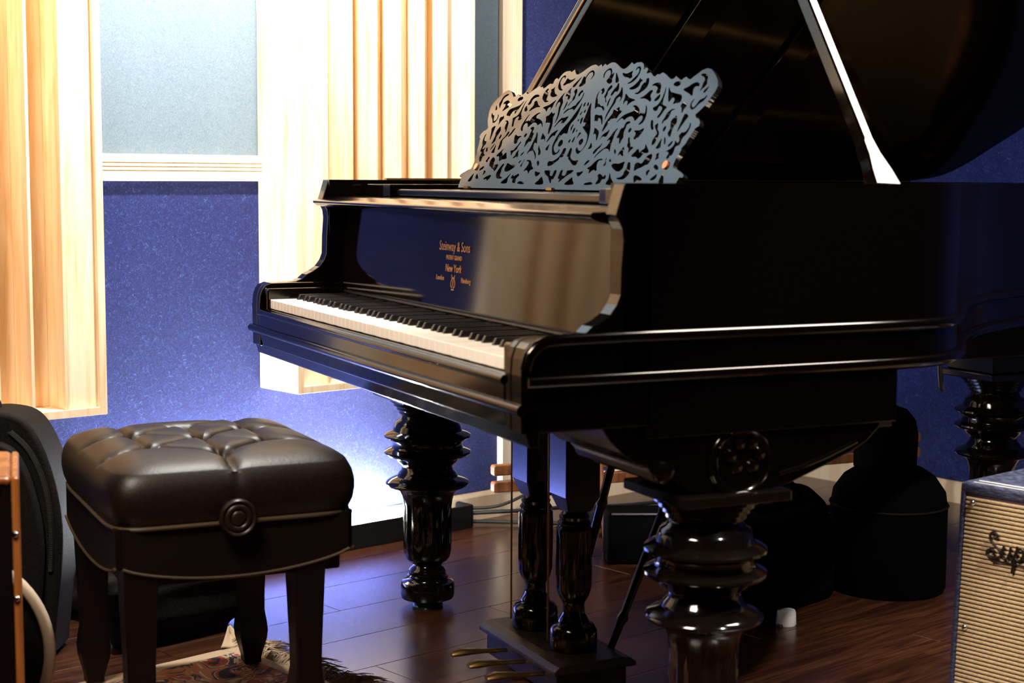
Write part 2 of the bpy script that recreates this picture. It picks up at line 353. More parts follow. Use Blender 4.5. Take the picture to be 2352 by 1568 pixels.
# mouldings along both sides
def mould(z, r, path): MB().tube(path, r, 10).build('moulding', EB, piano)
sidep = [(x + .004 if x > .6 else x, y, 0) for x, y in trs]
front = [(.703, .05, .7565), (.703, .02, .755), (.703, .004, .748), (.703, -.008, .735), (.703, -.014, .715)]
offs = offset(outl, -.003)
MB().tube([(x, y, z) for x, y, z in front[::-1]] + [(.703, .15, .7575)] + [(x, y, .7575) for x, y in offs[1:]],   .0095, 12).build('moulding', EB, piano)
MB().tube([(.7045, -.012, .697), (.7045, .15, .697)] + [(x, y, .697) for x, y in offset(outl, -.0045)[1:]], .0095, 12).build('moulding', EB, piano)
# keybed, keyslip and front mouldings
MB().box(-HW + .02, HW - .02, .0, .66, .625, .69).build('keybed', EBM, piano)
MB().prism([(-.012, .700), (-.018, .696), (-.018, .655), (-.013, .622), (.012, .618), (.012, .703), (-.008, .703)], -HW + .06, HW - .06, lambda p, q, a: (a, p, q)).build('keyslip', EB, piano, bevel=.002)
MB().tube([(-.64, -.017, .6945), (.64, -.017, .6945)], .0075, 12).build('moulding', EB, piano)
MB().tube([(-.703, -.018, .656), (.703, -.018, .656)], .009, 12).build('moulding', EB, piano)
MB().prism([(-.017, .655), (-.012, .625), (-.004, .600), (.012, .598), (.012, .655)], -HW, HW, lambda p, q, a: (a, p, q)).build('toe_rail', EB, piano, bevel=.002)
for sx in (-1, 1):
    x0, x1 = sorted((sx * .614, sx * .640)); MB().box(x0, x1, -.008, .20, .69, .748).build('keyblock', EB, piano, bevel=.004)
# keys
KW = 1.225 / 52; kz = .7244
wk = MB().box(-KW / 2 + .0005, KW / 2 - .0005, -.001, .16, -.020, 0).build('white_key', WHITE, piano, bevel=.0012)
wk.location = (-.6125 + KW / 2, 0, kz); wk.data.transform(Matrix.Identity(4))
bk = MB(); vs = [(-.0055, .051, 0), (.0055, .051, 0), (.0055, .165, 0), (-.0055, .165, 0), (-.0045, .057, .0115), (.0045, .057, .0115), (.0045, .165, .0115), (-.0045, .165, .0115)]
bk.add(vs, [(0, 1, 5, 4), (1, 2, 6, 5), (2, 3, 7, 6), (3, 0, 4, 7), (4, 5, 6, 7), (0, 3, 2, 1)])
bk = bk.build('black_key', BLACKK, piano, bevel=.0015); first = True
for i in range(52):
    if i:
        o = wk.copy(); COL.objects.link(o); o.parent = piano; o.location = (-.6125 + KW * (i + .5), 0, kz - (.0004 if i % 3 else 0))
    note = (i + 5) % 7      # 0=C, i=0 is A
    if note in (0, 1, 3, 4, 5) and i < 51:
        sh = {0: -.0022, 1: .0022, 3: -.0030, 4: 0, 5: .0030}[note]
        if first: o = bk; first = False
        else: o = bk.copy(); COL.objects.link(o); o.parent = piano
        o.location = (-.6125 + KW * (i + 1) + sh, 0, kz)
# fallboard, cornice, lettering
FB = [(.176, .735), (.1765, .745), (.180, .80), (.184, .86), (.189, .925), (.21, .93), (.21, .735)]
fall = MB().prism(FB, -HW + .038, HW - .038, lambda p, q, a: (a, p, q)).build('fallboard', FBM, piano)
MB().tube([(-.66, .172, .738), (.66, .172, .738)], .004, 8).build('moulding', EBM, fall)
corn = [(.178, .921), (.150, .923), (.122, .928), (.114, .933), (.112, .938), (.118, .941), (.140, .942), (.150, .947), (.2, .949), (.2, .921)]
MB().prism(corn, -HW + .040, HW - .040, lambda p, q, a: (a, p, q), True).build('cornice', EB, piano, bevel=.0015)
def text(body, x, z, size, sx, name='lettering'):
    c = bpy.data.curves.new(name, 'FONT'); c.body = body; c.size = size; c.align_x = 'CENTER'; c.extrude = .0003; c.materials.append(DECAL); c.resolution_u = 3
    o = bpy.data.objects.new(name, c); COL.objects.link(o); o.parent = fall
    y = np.interp(z, [.745, .80, .86, .925], [.1765, .180, .184, .189]) - .0012
    o.location = (x, y, z); o.rotation_euler = (PI / 2 - .07, 0, 0); o.scale = (sx, 1, 1); bpy.context.view_layer.update()
    me = bpy.data.meshes.new_from_object(o.evaluated_get(bpy.context.evaluated_depsgraph_get())); n = bpy.data.objects.new(name, me); COL.objects.link(n)
    n.parent = fall; n.matrix_local = o.matrix_local.copy(); me.name = name; bpy.data.objects.remove(o); n.name = name; return n
DX = -.018
text('Steinway & Sons', DX, .853, .026, .86); text('PATENT GRAND', DX, .836, .0125, .80); text('New York', DX, .813, .021, .85)
text('London', DX - .062, .7955, .0135, .95); text('Hamburg', DX + .062, .7955, .0135, .90)
lb = MB()
for sx in (-1, 1): lb.tube([(DX + sx * .003, 0, .783), (DX + sx * .009, 0, .786), (DX + sx * .010, 0, .793), (DX + sx * .005, 0, .801), (DX + sx * .008, 0, .808)], .0011, 6)
for k in (-1, 0, 1): lb.tube([(DX + k * .0028, 0, .785), (DX + k * .0028, 0, .804)], .0005, 5)
lb.tube([(DX - .006, 0, .802), (DX + .006, 0, .802)], .0008, 5); lb.tube([(DX - .006, 0, .780), (DX + .006, 0, .780)], .0014, 6)
lb.v = [(x, y * .2 + float(np.interp(z, [.745, .80, .86], [.1765, .180, .184])) - .0006, z) for x, y, z in lb.v]
lb.build('lyre_emblem', DECAL, fall)
# shelf that carries the desk, with its side trays
MB().prism([(.20, .930), (.20, .948), (.235, .950), (.27, .950), (.27, .930)], -HW + .042, HW - .042, lambda p, q, a: (a, p, q)).build('music_shelf', EB, piano, bevel=.001)
MB().box(-.655, .655, .27, .52, .925, .945).build('music_shelf', EB, piano)
MB().box(-.47, .47, .235, .50, .952, .966).build('desk_base', EB, piano, bevel=.003)
for sx in (-1, 1):
    a = sx * .475; b = sx * .635
    pr = [(.245, .0), (.232, .008), (.226, .02), (.226, .10), (.232, .14), (.245, .152)]
    MB().prism([(.226 + .0, 0), (.222, .03), (.222, .13), (.232, .16), (.48, .16), (.48, 0)], .950, .976, lambda p, q, z: (sx * (.475 + q), p, z)).build('side_tray', EB, piano, bevel=.002)
# pierced music desk: rasterise outline minus holes, marching squares, extrude
OUT="0,524 15,537 37,528 46,534 67,539 93,537 122,527 155,512 183,503 202,505 218,515 231,529 248,521 256,518 271,525 286,524 304,525 327,517 341,504 349,489 359,497 372,497 384,488 381,472 393,473 412,475 432,465 422,471 438,460 457,455 467,465 485,462 502,470 535,459 573,441 592,437 604,441 610,450 620,444 659,429 663,431 670,437 685,442 699,434 720,429 747,445 774,460 804,467 836,461 863,446 885,431 907,415 923,393 921,371 911,354 892,321 870,301 853,288 868,276 884,274 906,258 908,243 888,236 890,235 877,206 868,178 851,161 859,158 854,141 845,122 845,102 850,92 877,87 900,79 929,70 942,61 939,52 918,54 910,24 904,0 0,0"
HOL="51,474 40,489 46,502 64,512 82,511 96,503 108,485 108,474 113,485 123,491 127,475 125,462 134,455 130,446 111,447 87,458 96,471 99,486 88,500 75,506 62,505 51,496 49,485 57,473;137,493 152,482 177,464 189,449 168,447 154,467;191,445 205,435 214,420 214,407 196,409 187,397 178,390 170,398 174,409 181,421 192,430;231,428 252,410 268,387 269,371 260,359 264,373 259,382 245,385 232,374 232,358 222,340 213,316 210,298 210,285 202,308 206,333 215,357 215,379 224,390 236,400 237,415;191,487 218,480 243,482 268,490 271,475 283,462 265,459 254,464 228,467 206,475;289,487 290,501 307,505 324,496 329,478 324,461 311,447 288,438 262,437 283,444 297,456 314,469 320,483 313,496 299,499 293,492;349,458 359,449 377,445 365,437 365,424 350,414 323,410 296,415 320,423 337,435 348,447;401,446 407,452 419,448 430,430 427,412 408,399 382,389 347,393 375,395 385,407 385,420 392,432 407,436;406,369 432,376 452,388 469,399 487,396 481,383 486,372 498,364 500,352 475,362 441,369;286,396 327,376 377,366 383,363 362,360 343,350 334,344 330,361 311,365 304,357 309,344 295,364 295,377;371,339 396,342 424,335 447,320 454,302 465,311 478,303 482,310 494,301 494,315 484,333 467,346 489,334 504,314 514,290 509,270 490,262 483,265 495,276 495,288 485,298 469,298 457,288 444,278 427,291 403,299 377,294 361,284 340,294 321,283 305,269 322,291 345,304 372,312 404,318 409,329 392,338;245,337 263,331 281,341 294,326 315,322 304,309 294,292 284,296 266,293 252,293 248,280 242,262 226,239 222,257 225,279 235,297 248,315;78,423 87,429 103,418 105,407 91,402 88,415 70,420 64,409 67,390 85,374 91,362 107,360 130,349 148,349 165,337 168,328 142,343 117,348 96,347 89,340 75,359 62,382 58,403 64,418;110,315 144,310 170,309 189,291 205,265 176,292 154,302 151,296 153,285 138,291 131,286;144,438 156,426 136,412 143,399 139,386 160,365 153,365 135,385 123,389 127,405 127,424;182,383 182,366 184,343 172,362 175,379;153,259 183,249 201,239 208,222 212,204 202,212 190,227 172,236 165,229 160,246;280,249 279,234 273,219 247,222 237,213 225,196 236,218 246,231 267,239;343,256 332,236 336,209 339,183 347,165 352,153 337,166 327,169 302,170 281,157 259,141 248,125 254,143 277,163 305,175 316,187 321,202 308,206 293,199 308,218 322,240;175,197 194,180 191,173 171,170 176,183;269,198 261,174 250,170 247,161 234,149 224,153 229,165 243,174 261,187;218,125 220,116 196,101 199,116;319,128 320,123 299,123 292,110 298,96 310,83 303,79 291,85 271,79 257,67 253,85 228,89 251,99 270,116 289,126;348,137 352,122 363,104 352,99 348,101 353,113 346,128;376,129 391,120 391,115 379,118;414,276 412,269 396,265 398,254 396,240 401,225 409,214 404,200 401,186 384,208 377,213 361,212 364,233 365,249 383,252 381,267 390,277;441,249 448,240 438,232 428,237 429,248;535,247 535,232 527,222 520,210 505,204 489,208 494,219 487,232 471,236 478,239 511,238;459,213 467,199 486,183 490,174 518,172 504,160 493,149 489,167 466,178 463,192 450,208;440,176 455,164 455,151 467,141 474,140 455,139 435,148 428,136 427,154 439,164;383,167 400,156 401,146 385,158;410,100 420,108 460,107 496,116 498,105 502,91 489,79 470,78 445,84;523,110 538,112 552,96 564,74 555,56 537,47 508,46 481,51 510,53 526,65 524,76 532,91;580,103 588,110 607,110 620,105 633,117 639,134 668,144 679,125 668,103 658,104 637,94 611,88 592,79;579,204 598,182 639,154 628,148 611,149 598,134 585,126 566,134 536,135 528,140 544,154 552,164 566,159 579,146 583,157 603,169;702,82 698,72 696,60 681,74 688,81;607,57 625,61 670,48 665,41 641,45 627,34;418,74 446,49 484,27 424,26 431,47;336,60 347,67 370,60 386,53 388,63 401,58 401,47 380,47 376,31 345,27 353,47;258,27 282,32 309,33 322,25 261,23;565,277 580,273 591,257 605,243 599,238 579,252;623,263 634,240 650,231 661,216 657,202 656,183 640,180 634,196 640,213 646,224 622,241 608,255;686,251 691,240 688,230 676,234 676,246;723,289 736,283 749,261 740,249 740,232 743,217 744,207 719,221 724,238 712,259 708,272 719,282;692,205 698,187 708,167 677,166 683,176;709,209 723,197 731,180 724,182 711,201;774,193 776,184 769,173 754,173 764,185;841,260 851,251 853,234 846,216 832,203 830,190 830,175 811,172 808,160 810,145 800,132 785,124 777,131 783,142 770,153 741,151 767,156 787,166 796,181 788,196 806,184 819,185 815,199 802,212 813,222 828,222 841,231 845,246;717,146 718,136 728,128 705,121 710,131 699,142;718,101 733,101 753,90 753,82 734,87 721,92;761,67 764,55 754,45 729,45 740,55 755,64;798,70 828,34 795,34 795,54;783,294 810,285 801,268 789,245 777,223 778,264 779,282;462,418 475,426 502,428 521,423 535,408 536,400 543,385 517,386 516,401 509,410 484,418;551,380 556,364 544,355 530,354 525,360 540,373;562,421 579,394 586,369 590,352 602,335 637,325 630,319 621,302 609,285 597,289 605,302 609,318 601,328 582,333 575,326 577,316 559,314 538,326 558,332 572,347 577,370 574,394;588,411 612,389 636,381 684,373 706,367 715,354 713,341 690,340 669,336 672,348 664,359 649,363 640,351 634,346 615,368;616,416 628,424 657,423 666,413 653,406 630,409;700,391 725,398 746,409 772,414 794,408 798,398 779,400 768,391 772,377 779,363 756,371 733,379;777,443 802,445 824,438 834,428 837,416 844,405 838,394 826,386 817,375 820,392 819,408 822,420 808,433;867,397 863,386 859,376 846,370 845,380 856,388;878,362 876,349 864,338 845,328 834,316 822,309 804,313 793,326 793,341 810,353 798,337 802,324 819,316 832,326 842,344 864,349;738,343 751,334 768,335 769,322 762,315 759,307 759,295 745,314 728,328 737,336;709,314 681,311 680,296 677,284 671,276 656,271 656,263 647,263 648,273 654,287 657,302 673,313 689,316"
CEN="-42,374 -36,341 -41,307 -64,284 -67,262 -59,240 -86,243 -107,232 -122,213 -131,192 -119,172 -93,157 -75,162 -69,177 -66,160 -85,151 -98,148 -117,155 -134,173 -144,188 -144,212 -134,240 -112,269 -86,293 -68,321 -50,349;-84,213 -70,208 -64,195 -75,185 -93,187 -99,199 -95,209;35,370 59,333 89,295 118,257 135,223 140,191 129,169 112,154 100,151 78,162 68,174 78,177 95,166 117,162 131,180 133,204 115,232 87,246 68,256 47,266 62,267 63,275 63,284 35,287 35,310 32,344;71,200 76,211 92,214 103,203 99,192 88,188;-13,373 -10,355 -21,357 -20,369;13,372 21,358 11,356 7,368;-11,336 -9,327 -12,318 -20,320;14,339 18,330 10,326 6,338;19,307 24,282 15,281 6,300;-13,302 -6,294 -12,290 -17,299;-35,280 -37,267 -37,248 -49,267;-13,264 -6,254 -11,239 -19,245 -19,262;15,256 17,248 12,245 9,252;43,242 58,238 47,228 37,215 40,232;-11,215 -6,207 -13,199 -20,207;18,227 23,212 19,200 10,203 13,216;-36,175 -13,175 -12,156 -13,139 -36,139 -38,128 -56,118 -80,105 -113,102 -121,121 -93,120 -65,128 -45,141 -35,160;21,175 36,174 45,155 50,140 72,127 99,121 130,124 128,113 125,104 97,106 66,121 38,133 39,140 20,142 21,157;-119,78 -114,81 -68,80 -63,63 -35,57 -35,80 -15,81 -11,61 -16,44 -31,44 -19,25 -49,42 -70,57 -94,63;21,81 37,82 42,63 59,59 78,63 75,80 127,82 116,71 88,60 64,45 37,31 43,46 23,48 21,63;-126,54 -103,42 -87,23 -159,23 -140,38;138,53 153,39 172,24 98,23 116,39;160,73 184,73 207,79 202,67 189,58 173,61;-203,78 -174,73 -151,72 -158,63 -172,57 -188,61"

def uvp(s): return [tuple(int(c) / 2000 for c in p.split(',')) for p in s.split()]
def smoothpoly(P, n=3):
    return [(p.x, p.y) for p in catmull([(u, v, 0) for u, v in P], n, True)]
dux, dvx = .0016, .0012
Ug = np.arange(-.496, .497, dux); Vg = np.arange(-.006, .282, dvx); UU, VV = np.meshgrid(Ug, Vg)
def inside(P, u, v):
    r = np.zeros(u.shape, bool)
    for i in range(len(P)):
        (x1, y1), (x2, y2) = P[i - 1], P[i]
        if y1 == y2: continue
        c = ((y1 > v) != (y2 > v)) & (u < (x2 - x1) * (v - y1) / (y2 - y1) + x1); r ^= c
    return r
cov = np.zeros(UU.shape)
outp = uvp(OUT); outp = [(u, v) for u, v in outp]
hol = [smoothpoly(uvp(h), 2) for h in HOL.split(';')]; cen = [smoothpoly(uvp(h), 2) for h in CEN.split(';')]
for du in (-.33, 0, .33):
    for dv in (-.33, 0, .33):
        u = UU + du * dux; v = VV + dv * dvx; au = np.abs(u); m = inside(outp, au, v)
        for h, sym in [(h, True) for h in hol] + [(h, False) for h in cen]:
            hu = [p[0] for p in h]; hv = [p[1] for p in h]
            a0, a1, b0, b1 = min(hu) - .003, max(hu) + .003, min(hv) - .003, max(hv) + .003
            rows = np.where((Vg >= b0) & (Vg <= b1))[0]
            for sgn in ((1, -1) if sym else (1,)):
                lo, hi = (a0, a1) if sgn == 1 else (-a1, -a0)
                cols = np.where((Ug >= lo) & (Ug <= hi))[0]
                if not len(rows) or not len(cols): continue
                sl = (slice(rows[0], rows[-1] + 1), slice(cols[0], cols[-1] + 1))
                su = u[sl] * sgn; k = inside(h, su, v[sl])
                if sym: k &= su > .0015
                m[sl] &= ~k
        cov += m
cov /= 9
cov = (cov * 4 + np.roll(cov, 1, 0) + np.roll(cov, -1, 0) + np.roll(cov, 1, 1) + np.roll(cov, -1, 1)) / 8
mn = np.minimum.reduce([cov, np.roll(cov, 1, 0), np.roll(cov, -1, 0), np.roll(cov, 1, 1), np.roll(cov, -1, 1)]); cov = .55 * cov + .45 * mn
AL = math.radians(25); TH = .009
def desk_xyz(u, v, w): return (u, .375 + v * math.sin(AL) + w * math.cos(AL), .969 + v * math.cos(AL) - w * math.sin(AL))
vid = {}; V2 = []
def vert(key, u, v):
    if key not in vid: vid[key] = len(V2); V2.append((u, v))
    return vid[key]
nv, nu = cov.shape; F2 = []; edges = []
def edgept(i, j, i2, j2):
    a, b = cov[i, j], cov[i2, j2]; t = (.5 - a) / (b - a); t = min(max(t, .02), .98)
    return vert(('e', i, j, i2, j2), Ug[j] + t * (Ug[j2] - Ug[j]), Vg[i] + t * (Vg[i2] - Vg[i]))
def corner(i, j): return vert(('c', i, j), Ug[j], Vg[i])
ins = cov > .5
for i in range(nv - 1):
    j = 0
    while j < nu - 1:
        c = (ins[i, j], ins[i, j + 1], ins[i + 1, j + 1], ins[i + 1, j])
        if not any(c): j += 1; continue
        if all(c):
            k = j
            while k + 1 < nu - 1 and ins[i, k + 2] and ins[i + 1, k + 2]: k += 1
            F2.append((corner(i, j), corner(i, k + 1), corner(i + 1, k + 1), corner(i + 1, j))); j = k + 1; continue
        cs = [(i, j), (i, j + 1), (i + 1, j + 1), (i + 1, j)]; poly = []
        amb = (c[0] == c[2]) and (c[1] == c[3]) and c[0] != c[1]
        cyc = []
        for q in range(4):
            a, b = cs[q], cs[(q + 1) % 4]
            if c[q]: cyc.append(('in', corner(*a)))
            if c[q] != c[(q + 1) % 4]:
                lo, hi = (a, b) if a < b else (b, a); cyc.append(('cut', edgept(*lo, *hi), c[q]))
        poly = [t[1] for t in cyc]; F2.append(tuple(poly))
        for q in range(len(cyc)):
            t, w = cyc[q], cyc[(q + 1) % len(cyc)]
            if t[0] == 'cut' and w[0] == 'cut' and t[2] and not w[2]: edges.append((t[1], w[1]))
        j += 1
nV = len(V2)
vs = [desk_xyz(u, v, 0) for u, v in V2] + [desk_xyz(u, v, TH) for u, v in V2]
fs = [f[::-1] if False else f for f in F2] + [tuple(nV + k for k in f[::-1]) for f in F2] + [(b, a, a + nV, b + nV) for a, b in edges]
me = bpy.data.meshes.new('music_desk'); me.from_pydata(vs, [], fs); me.materials.append(EBD)
desk = bpy.data.objects.new('music_desk', me); COL.objects.link(desk); desk.parent = piano; desk['label'] = 'pierced scrollwork music desk with a lyre at its centre'
for sx in (-1, 1):
    M = Matrix.Translation(desk_xyz(sx * .399, .050, -.001)) @ Matrix.Rotation(PI / 2 - AL, 4, 'X').inverted() @ Matrix.Identity(4)
    ang = Matrix.Rotation(PI / 2 - 0 + (-AL), 4, 'X')
    MB().lathe([(.0, -.002), (.006, -.002), (.0075, 0), (.0075, .003), (0, .003)], desk_xyz(sx * .399, .050, 0), 20, M=ang.to_3x3().to_4x4()).build('pivot_screw', COPPER, desk)
for u in (-.385, -.20, .0, .20):
    MB().box(u - .012, u + .012, -.004, .002, -.001, .004, Matrix.Translation(desk_xyz(u, .0, 0))).build('hinge_leaf', BRASS, desk)
# plate, soundboard and strings inside the case
inpoly = [(x, y) for x, y in offset(outl, .05)]
MB().prism([(x, y) for x, y in inpoly if y > .3] , .86, .868, lambda p, q, z: (p, q, z)).build('soundboard', RAILW, piano)
MB().prism([(x * .96, y) for x, y in inpoly if .56 < y < 1.9], .902, .912, lambda p, q, z: (p, q, z)).build('iron_plate', GOLDP, piano)
for k in range(5): MB().tube([(-.5 + k * .25, .6, .925), (-.56 + k * .17, 1.2 + (4 - k) * .12, .925)], .012, 8).build('plate_strut', GOLDP, piano)
st = MB()
for k in range(70):
    x = -.60 + k * .0175; ye = float(np.interp(x, [-.6, -.2, .1, .3, .62], [1.8, 1.8, 1.45, 1.1, .78])); st.tube([(x, .58, .935), (x - .08 * (1 - k / 70), ye, .935)], .0009, 4)
so = st.build('strings', BRASS, piano); so['kind'] = 'stuff'
# lid: hinged on the bass side, raised 35.5 degrees, front flap folded back on top of it
TL = math.radians(35.5)
def lidp(x, y, h): w = x + HW; return (-HW + w * math.cos(TL) - h * math.sin(TL), y, .987 + w * math.sin(TL) + h * math.cos(TL))
lo = [(HW + .012, .56)] + [(x + .012 if x > 0 else x, y + (.012 if y > 1.2 else 0)) for x, y in trs] + [(-HW, .56)]
MB().prism(lo, .0, .020, lambda p, q, h: lidp(p, q, h)).build('lid', EBL, piano, bevel=.004)['label'] = 'raised main lid'
MB().prism([(HW + .012, .56), (HW + .012, .98), (-HW + .03, .98), (-HW + .03, .56)], .024, .044, lambda p, q, h: lidp(p, q, h)).build('lid_flap', EBL, piano, bevel=.004)
MB().tube([lidp(-HW + .02, .559, .022), lidp(HW, .559, .022)], .0035, 8).build('lid_hinge', BRASS, piano)
MB().box(-.705, -.690, .30, 1.80, .983, .989).build('lid_hinge', BRASS, piano)
for y in (.8, 1.1): MB().prism([(HW - .02, y), (HW - .02, y + .07), (-HW + .05, y + .07), (-HW + .05, y)], -.012, 0, lambda p, q, h: lidp(p, q, h)).build('lid_batten', EBL, piano, bevel=.002)
# prop stick
A = Vector((.665, .642, .985)); B = Vector((.184, .682, 1.612)); D = (B - A); Ls = D.length; D.normalize(); Nn = Vector((.798, 0, .602)); Y = Nn.cross(D).normalized(); Nn = D.cross(Y).normalized()
if Y.y < 0: Y = -Y
if Nn.x < 0: Nn = -Nn
pf = [(-.022, -.012), (.030, -.012), (.024, .02), (.014, .055), (.010, .085), (.010, Ls), (-.010, Ls), (-.010, .085), (-.013, .078), (-.014, .05), (-.019, .02)]
MB().prism(pf, -.014, .014, lambda p, q, a: A + Y * p + D * q + Nn * a).build('lid_prop', EB, piano, bevel=.003)['label'] = 'tapered prop stick holding the lid up'
# legs
LP = [(.0, .0), (.028, 0), (.030, .006), (.030, .016), (.050, .018), (.060, .022), (.063, .030), (.063, .052), (.060, .060), (.052, .063), (.048, .067), (.047, .074), (.043, .077), (.042, .083), (.043, .087), (.039, .093), (.034, .097), (.033, .101), (.038, .105), (.046, .110), (.052, .118), (.0555, .132), (.0565, .16), (.0565, .20), (.0565, .235), (.058, .252), (.062, .266), (.070, .277), (.084, .282), (.093, .286), (.0965, .291), (.094, .296), (.083, .302), (.070, .307), (.066, .316), (.060, .322), (.058, .330), (.062, .336), (.070, .342), (.076, .350), (.084, .354), (.095, .357), (.100, .362), (.0995, .366), (.092, .370), (.082, .374), (.079, .383), (.082, .391), (.093, .395), (.100, .400), (.0995, .404), (.092, .409), (.080, .414), (.077, .424), (.073, .434), (.064, .439), (.060, .449), (.066, .454), (.066, .460), (.071, .463), (.071, .469), (.078, .472), (.078, .478), (.086, .481), (.086, .488)]
for (x, y) in ((-.61, .368), (.615, .352), (-.41, 1.865)):
    lg = MB().lathe(LP[3:], (x, y, 0), 64, flute=(.135, .25, 16, .08)).build('leg', LEGM, piano)
    top = .515 if y < 1 else .69
    MB().box(x - .098, x + .098, y - .098, y + .098, .488, .506).build('leg_plate', LEGM, lg, bevel=.003)
    if y > 1: MB().box(x - .085, x + .085, y - .085, y + .06, .506, .69).build('leg_block', EB, piano, bevel=.003)
    MB().lathe([(0, .0), (.036, 0), (.037, .004), (.034, .010), (.028, .016), (0, .016)], (x, y, 0), 32).build('caster_cup', GREENL, lg)
# braces under the case
MB().box(-.64, .64, .64, .70, .58, .685).build('case_beam', EBM, piano, bevel=.003)
MB().box(-.45, .45, .56, .62, .535, .60).build('lyre_block', EB, piano, bevel=.006)
MB().box(-.05, .03, .68, 1.92, .60, .685).build('case_beam', EBM, piano, bevel=.003)
# pedal lyre
lyre = empty('pedal_lyre'); lyre.parent = piano
xl, yl = .0, .40
MB().box(-.180, .145, .325, .475, .012, .060).build('lyre_box', EBM, lyre, bevel=.003)
MB().box(-.20, .14, .335, .465, .03, .085).build('lyre_box', EBM, lyre, bevel=.002) if False else None
MB().prism([(.312, .060), (.312, .068), (.322, .076), (.340, .080), (.46, .080), (.478, .076), (.488, .068), (.488, .060)], -.22, .16, lambda p, q, a: (a + (.03 if a < 0 else 0), p, q)).build('lyre_top', EBM, lyre, bevel=.002)
for cx in (-.105, .065):
    pc = [(.034, .080), (.046, .082), (.047, .10), (.046, .118), (.040, .128), (.030, .134), (.028, .140), (.022, .150), (.021, .170), (.024, .176), (.030, .186), (.035, .200), (.036, .23), (.036, .30), (.035, .318), (.030, .324), (.033, .329), (.028, .336), (.030, .342), (.024, .350), (.022, .356)]
    MB().lathe(pc, (cx, .40, 0), 48, flute=(.195, .31, 12, .12)).build('lyre_column', EB, lyre)
    M = Matrix.Translation((cx, .40, 0))
    h0, h1 = .024, .037
    vs = [M @ Vector((a * h0, b * h0, .352)) for a, b in ((-1, -1), (1, -1), (1, 1), (-1, 1))] + [M @ Vector((a * h1, b * h1, .385)) for a, b in ((-1, -1), (1, -1), (1, 1), (-1, 1))] + [M @ Vector((a * h1, b * h1, .60)) for a, b in ((-1, -1), (1, -1), (1, 1), (-1, 1))]
    MB().add(vs, [(0, 1, 5, 4), (1, 2, 6, 5), (2, 3, 7, 6), (3, 0, 4, 7), (4, 5, 9, 8), (5, 6, 10, 9), (6, 7, 11, 10), (7, 4, 8, 11), (8, 9, 10, 11), (0, 3, 2, 1)]).build('column_block', EB, lyre, bevel=.003)
    MB().tube([(cx - .052, .37, .085), (cx - .052, .37, .56)], .0022, 8).build('pedal_rod', BRASS, lyre)
for px in (-.085, .0, .085):
    pts = [(px, .33, .040), (px, .29, .046), (px, .25, .052), (px, .225, .054), (px, .205, .050)]
    mb = MB(); mb.tube(pts, [.006, .007, .010, .013, .008], 12); mb.v = [(x if True else 0, y, z) for x, y, z in mb.v]
    mb.v = [((x - px) * 1.15 + px, y, (z - .048) * .6 + .048) for x, y, z in mb.v]; mb.build('pedal', BRASS, lyre)
for (x, y0, y1, z0, z1) in ((-.085, .478, .60, .10, .54), (.085, .470, .70, .07, .60)):
    a = Vector((x, y0, z0)); b = Vector((x, y1, z1)); q = [a.lerp(b, t) for t in (0, .1, .12, .14, .3, .5, .52, .54, .7, .88, .9, .92, 1)]
    MB().tube(q, [.007, .008, .012, .008, .009, .009, .012, .009, .009, .008, .012, .008, .007], 12).build('lyre_brace', EB, lyre)
for o in list(COL.objects):
    if o.parent is piano and o.type == 'EMPTY': o.parent = piano
bpy.context.view_layer.update()
for c in piano.children: c.matrix_parent_inverse = piano.matrix_world.inverted()

# ================================================================== PIANO BENCH
SKIRT = mat('matte_brown_leather', (.0045, .0018, .0011), .55, spec=.12)
bench = empty('piano_bench', 'dark leather tufted piano bench with round side knobs standing on the fringed rug', 'bench', loc=(-.125, -.29, 0))
X0, X1, Y0, Y1 = -.375, .118, -.490, -.066; cx, cy = (X0 + X1) / 2, (Y0 + Y1) / 2; hx, hy = (X1 - X0) / 2, (Y1 - Y0) / 2
btn = [(.035, -.285), (-.04, -.40), (-.04, -.175), (-.115, -.285), (-.19, -.40), (-.19, -.175), (-.265, -.285), (-.325, -.40), (-.325, -.175)]
pleats = []
for i in range(len(btn)):
    for j in range(i + 1, len(btn)):
        if .08 < math.dist(btn[i], btn[j]) < .16: pleats.append((btn[i], btn[j]))
pleats += [((.035, -.285), (.12, -.285)), ((-.04, -.40), (-.02, -.505)), ((-.19, -.40), (-.19, -.505)), ((-.325, -.40), (-.34, -.505)), ((-.04, -.175), (-.02, -.08)), ((-.19, -.175), (-.19, -.08)), ((-.325, -.175), (-.34, -.08)), ((-.325, -.40), (-.375, -.40)), ((-.325, -.175), (-.375, -.175))]
def top_z(x, y):
    z = 0; d = min(math.dist((x, y), b) for b in btn)
    g = 9
    for (a, b) in pleats:
        vx, vy = b[0] - a[0], b[1] - a[1]; t = max(0, min(1, ((x - a[0]) * vx + (y - a[1]) * vy) / (vx * vx + vy * vy)))
        g = min(g, math.hypot(x - a[0] - vx * t, y - a[1] - vy * t))
    z -= .020 * math.exp(-(d / .020) ** 2) + .009 * math.exp(-(g / .011) ** 1.2) + .004 * math.exp(-(g / .003))
    return z
mb = MB(); NP = 260; NR = 74; vs = []; fs = []
prof = [(k / NR, None) for k in range(1, NR + 1)]
side = [(1.020, .484), (1.045, .473), (1.060, .457), (1.062, .440), (1.048, .422), (1.022, .408), (.998, .401)]
vs.append((cx, cy, .520 + top_z(cx, cy)))
def sq(ph):
    c, s = math.cos(ph), math.sin(ph); k = 1 / (abs(c) ** 9 + abs(s) ** 9) ** (1 / 9); return c * k, s * k
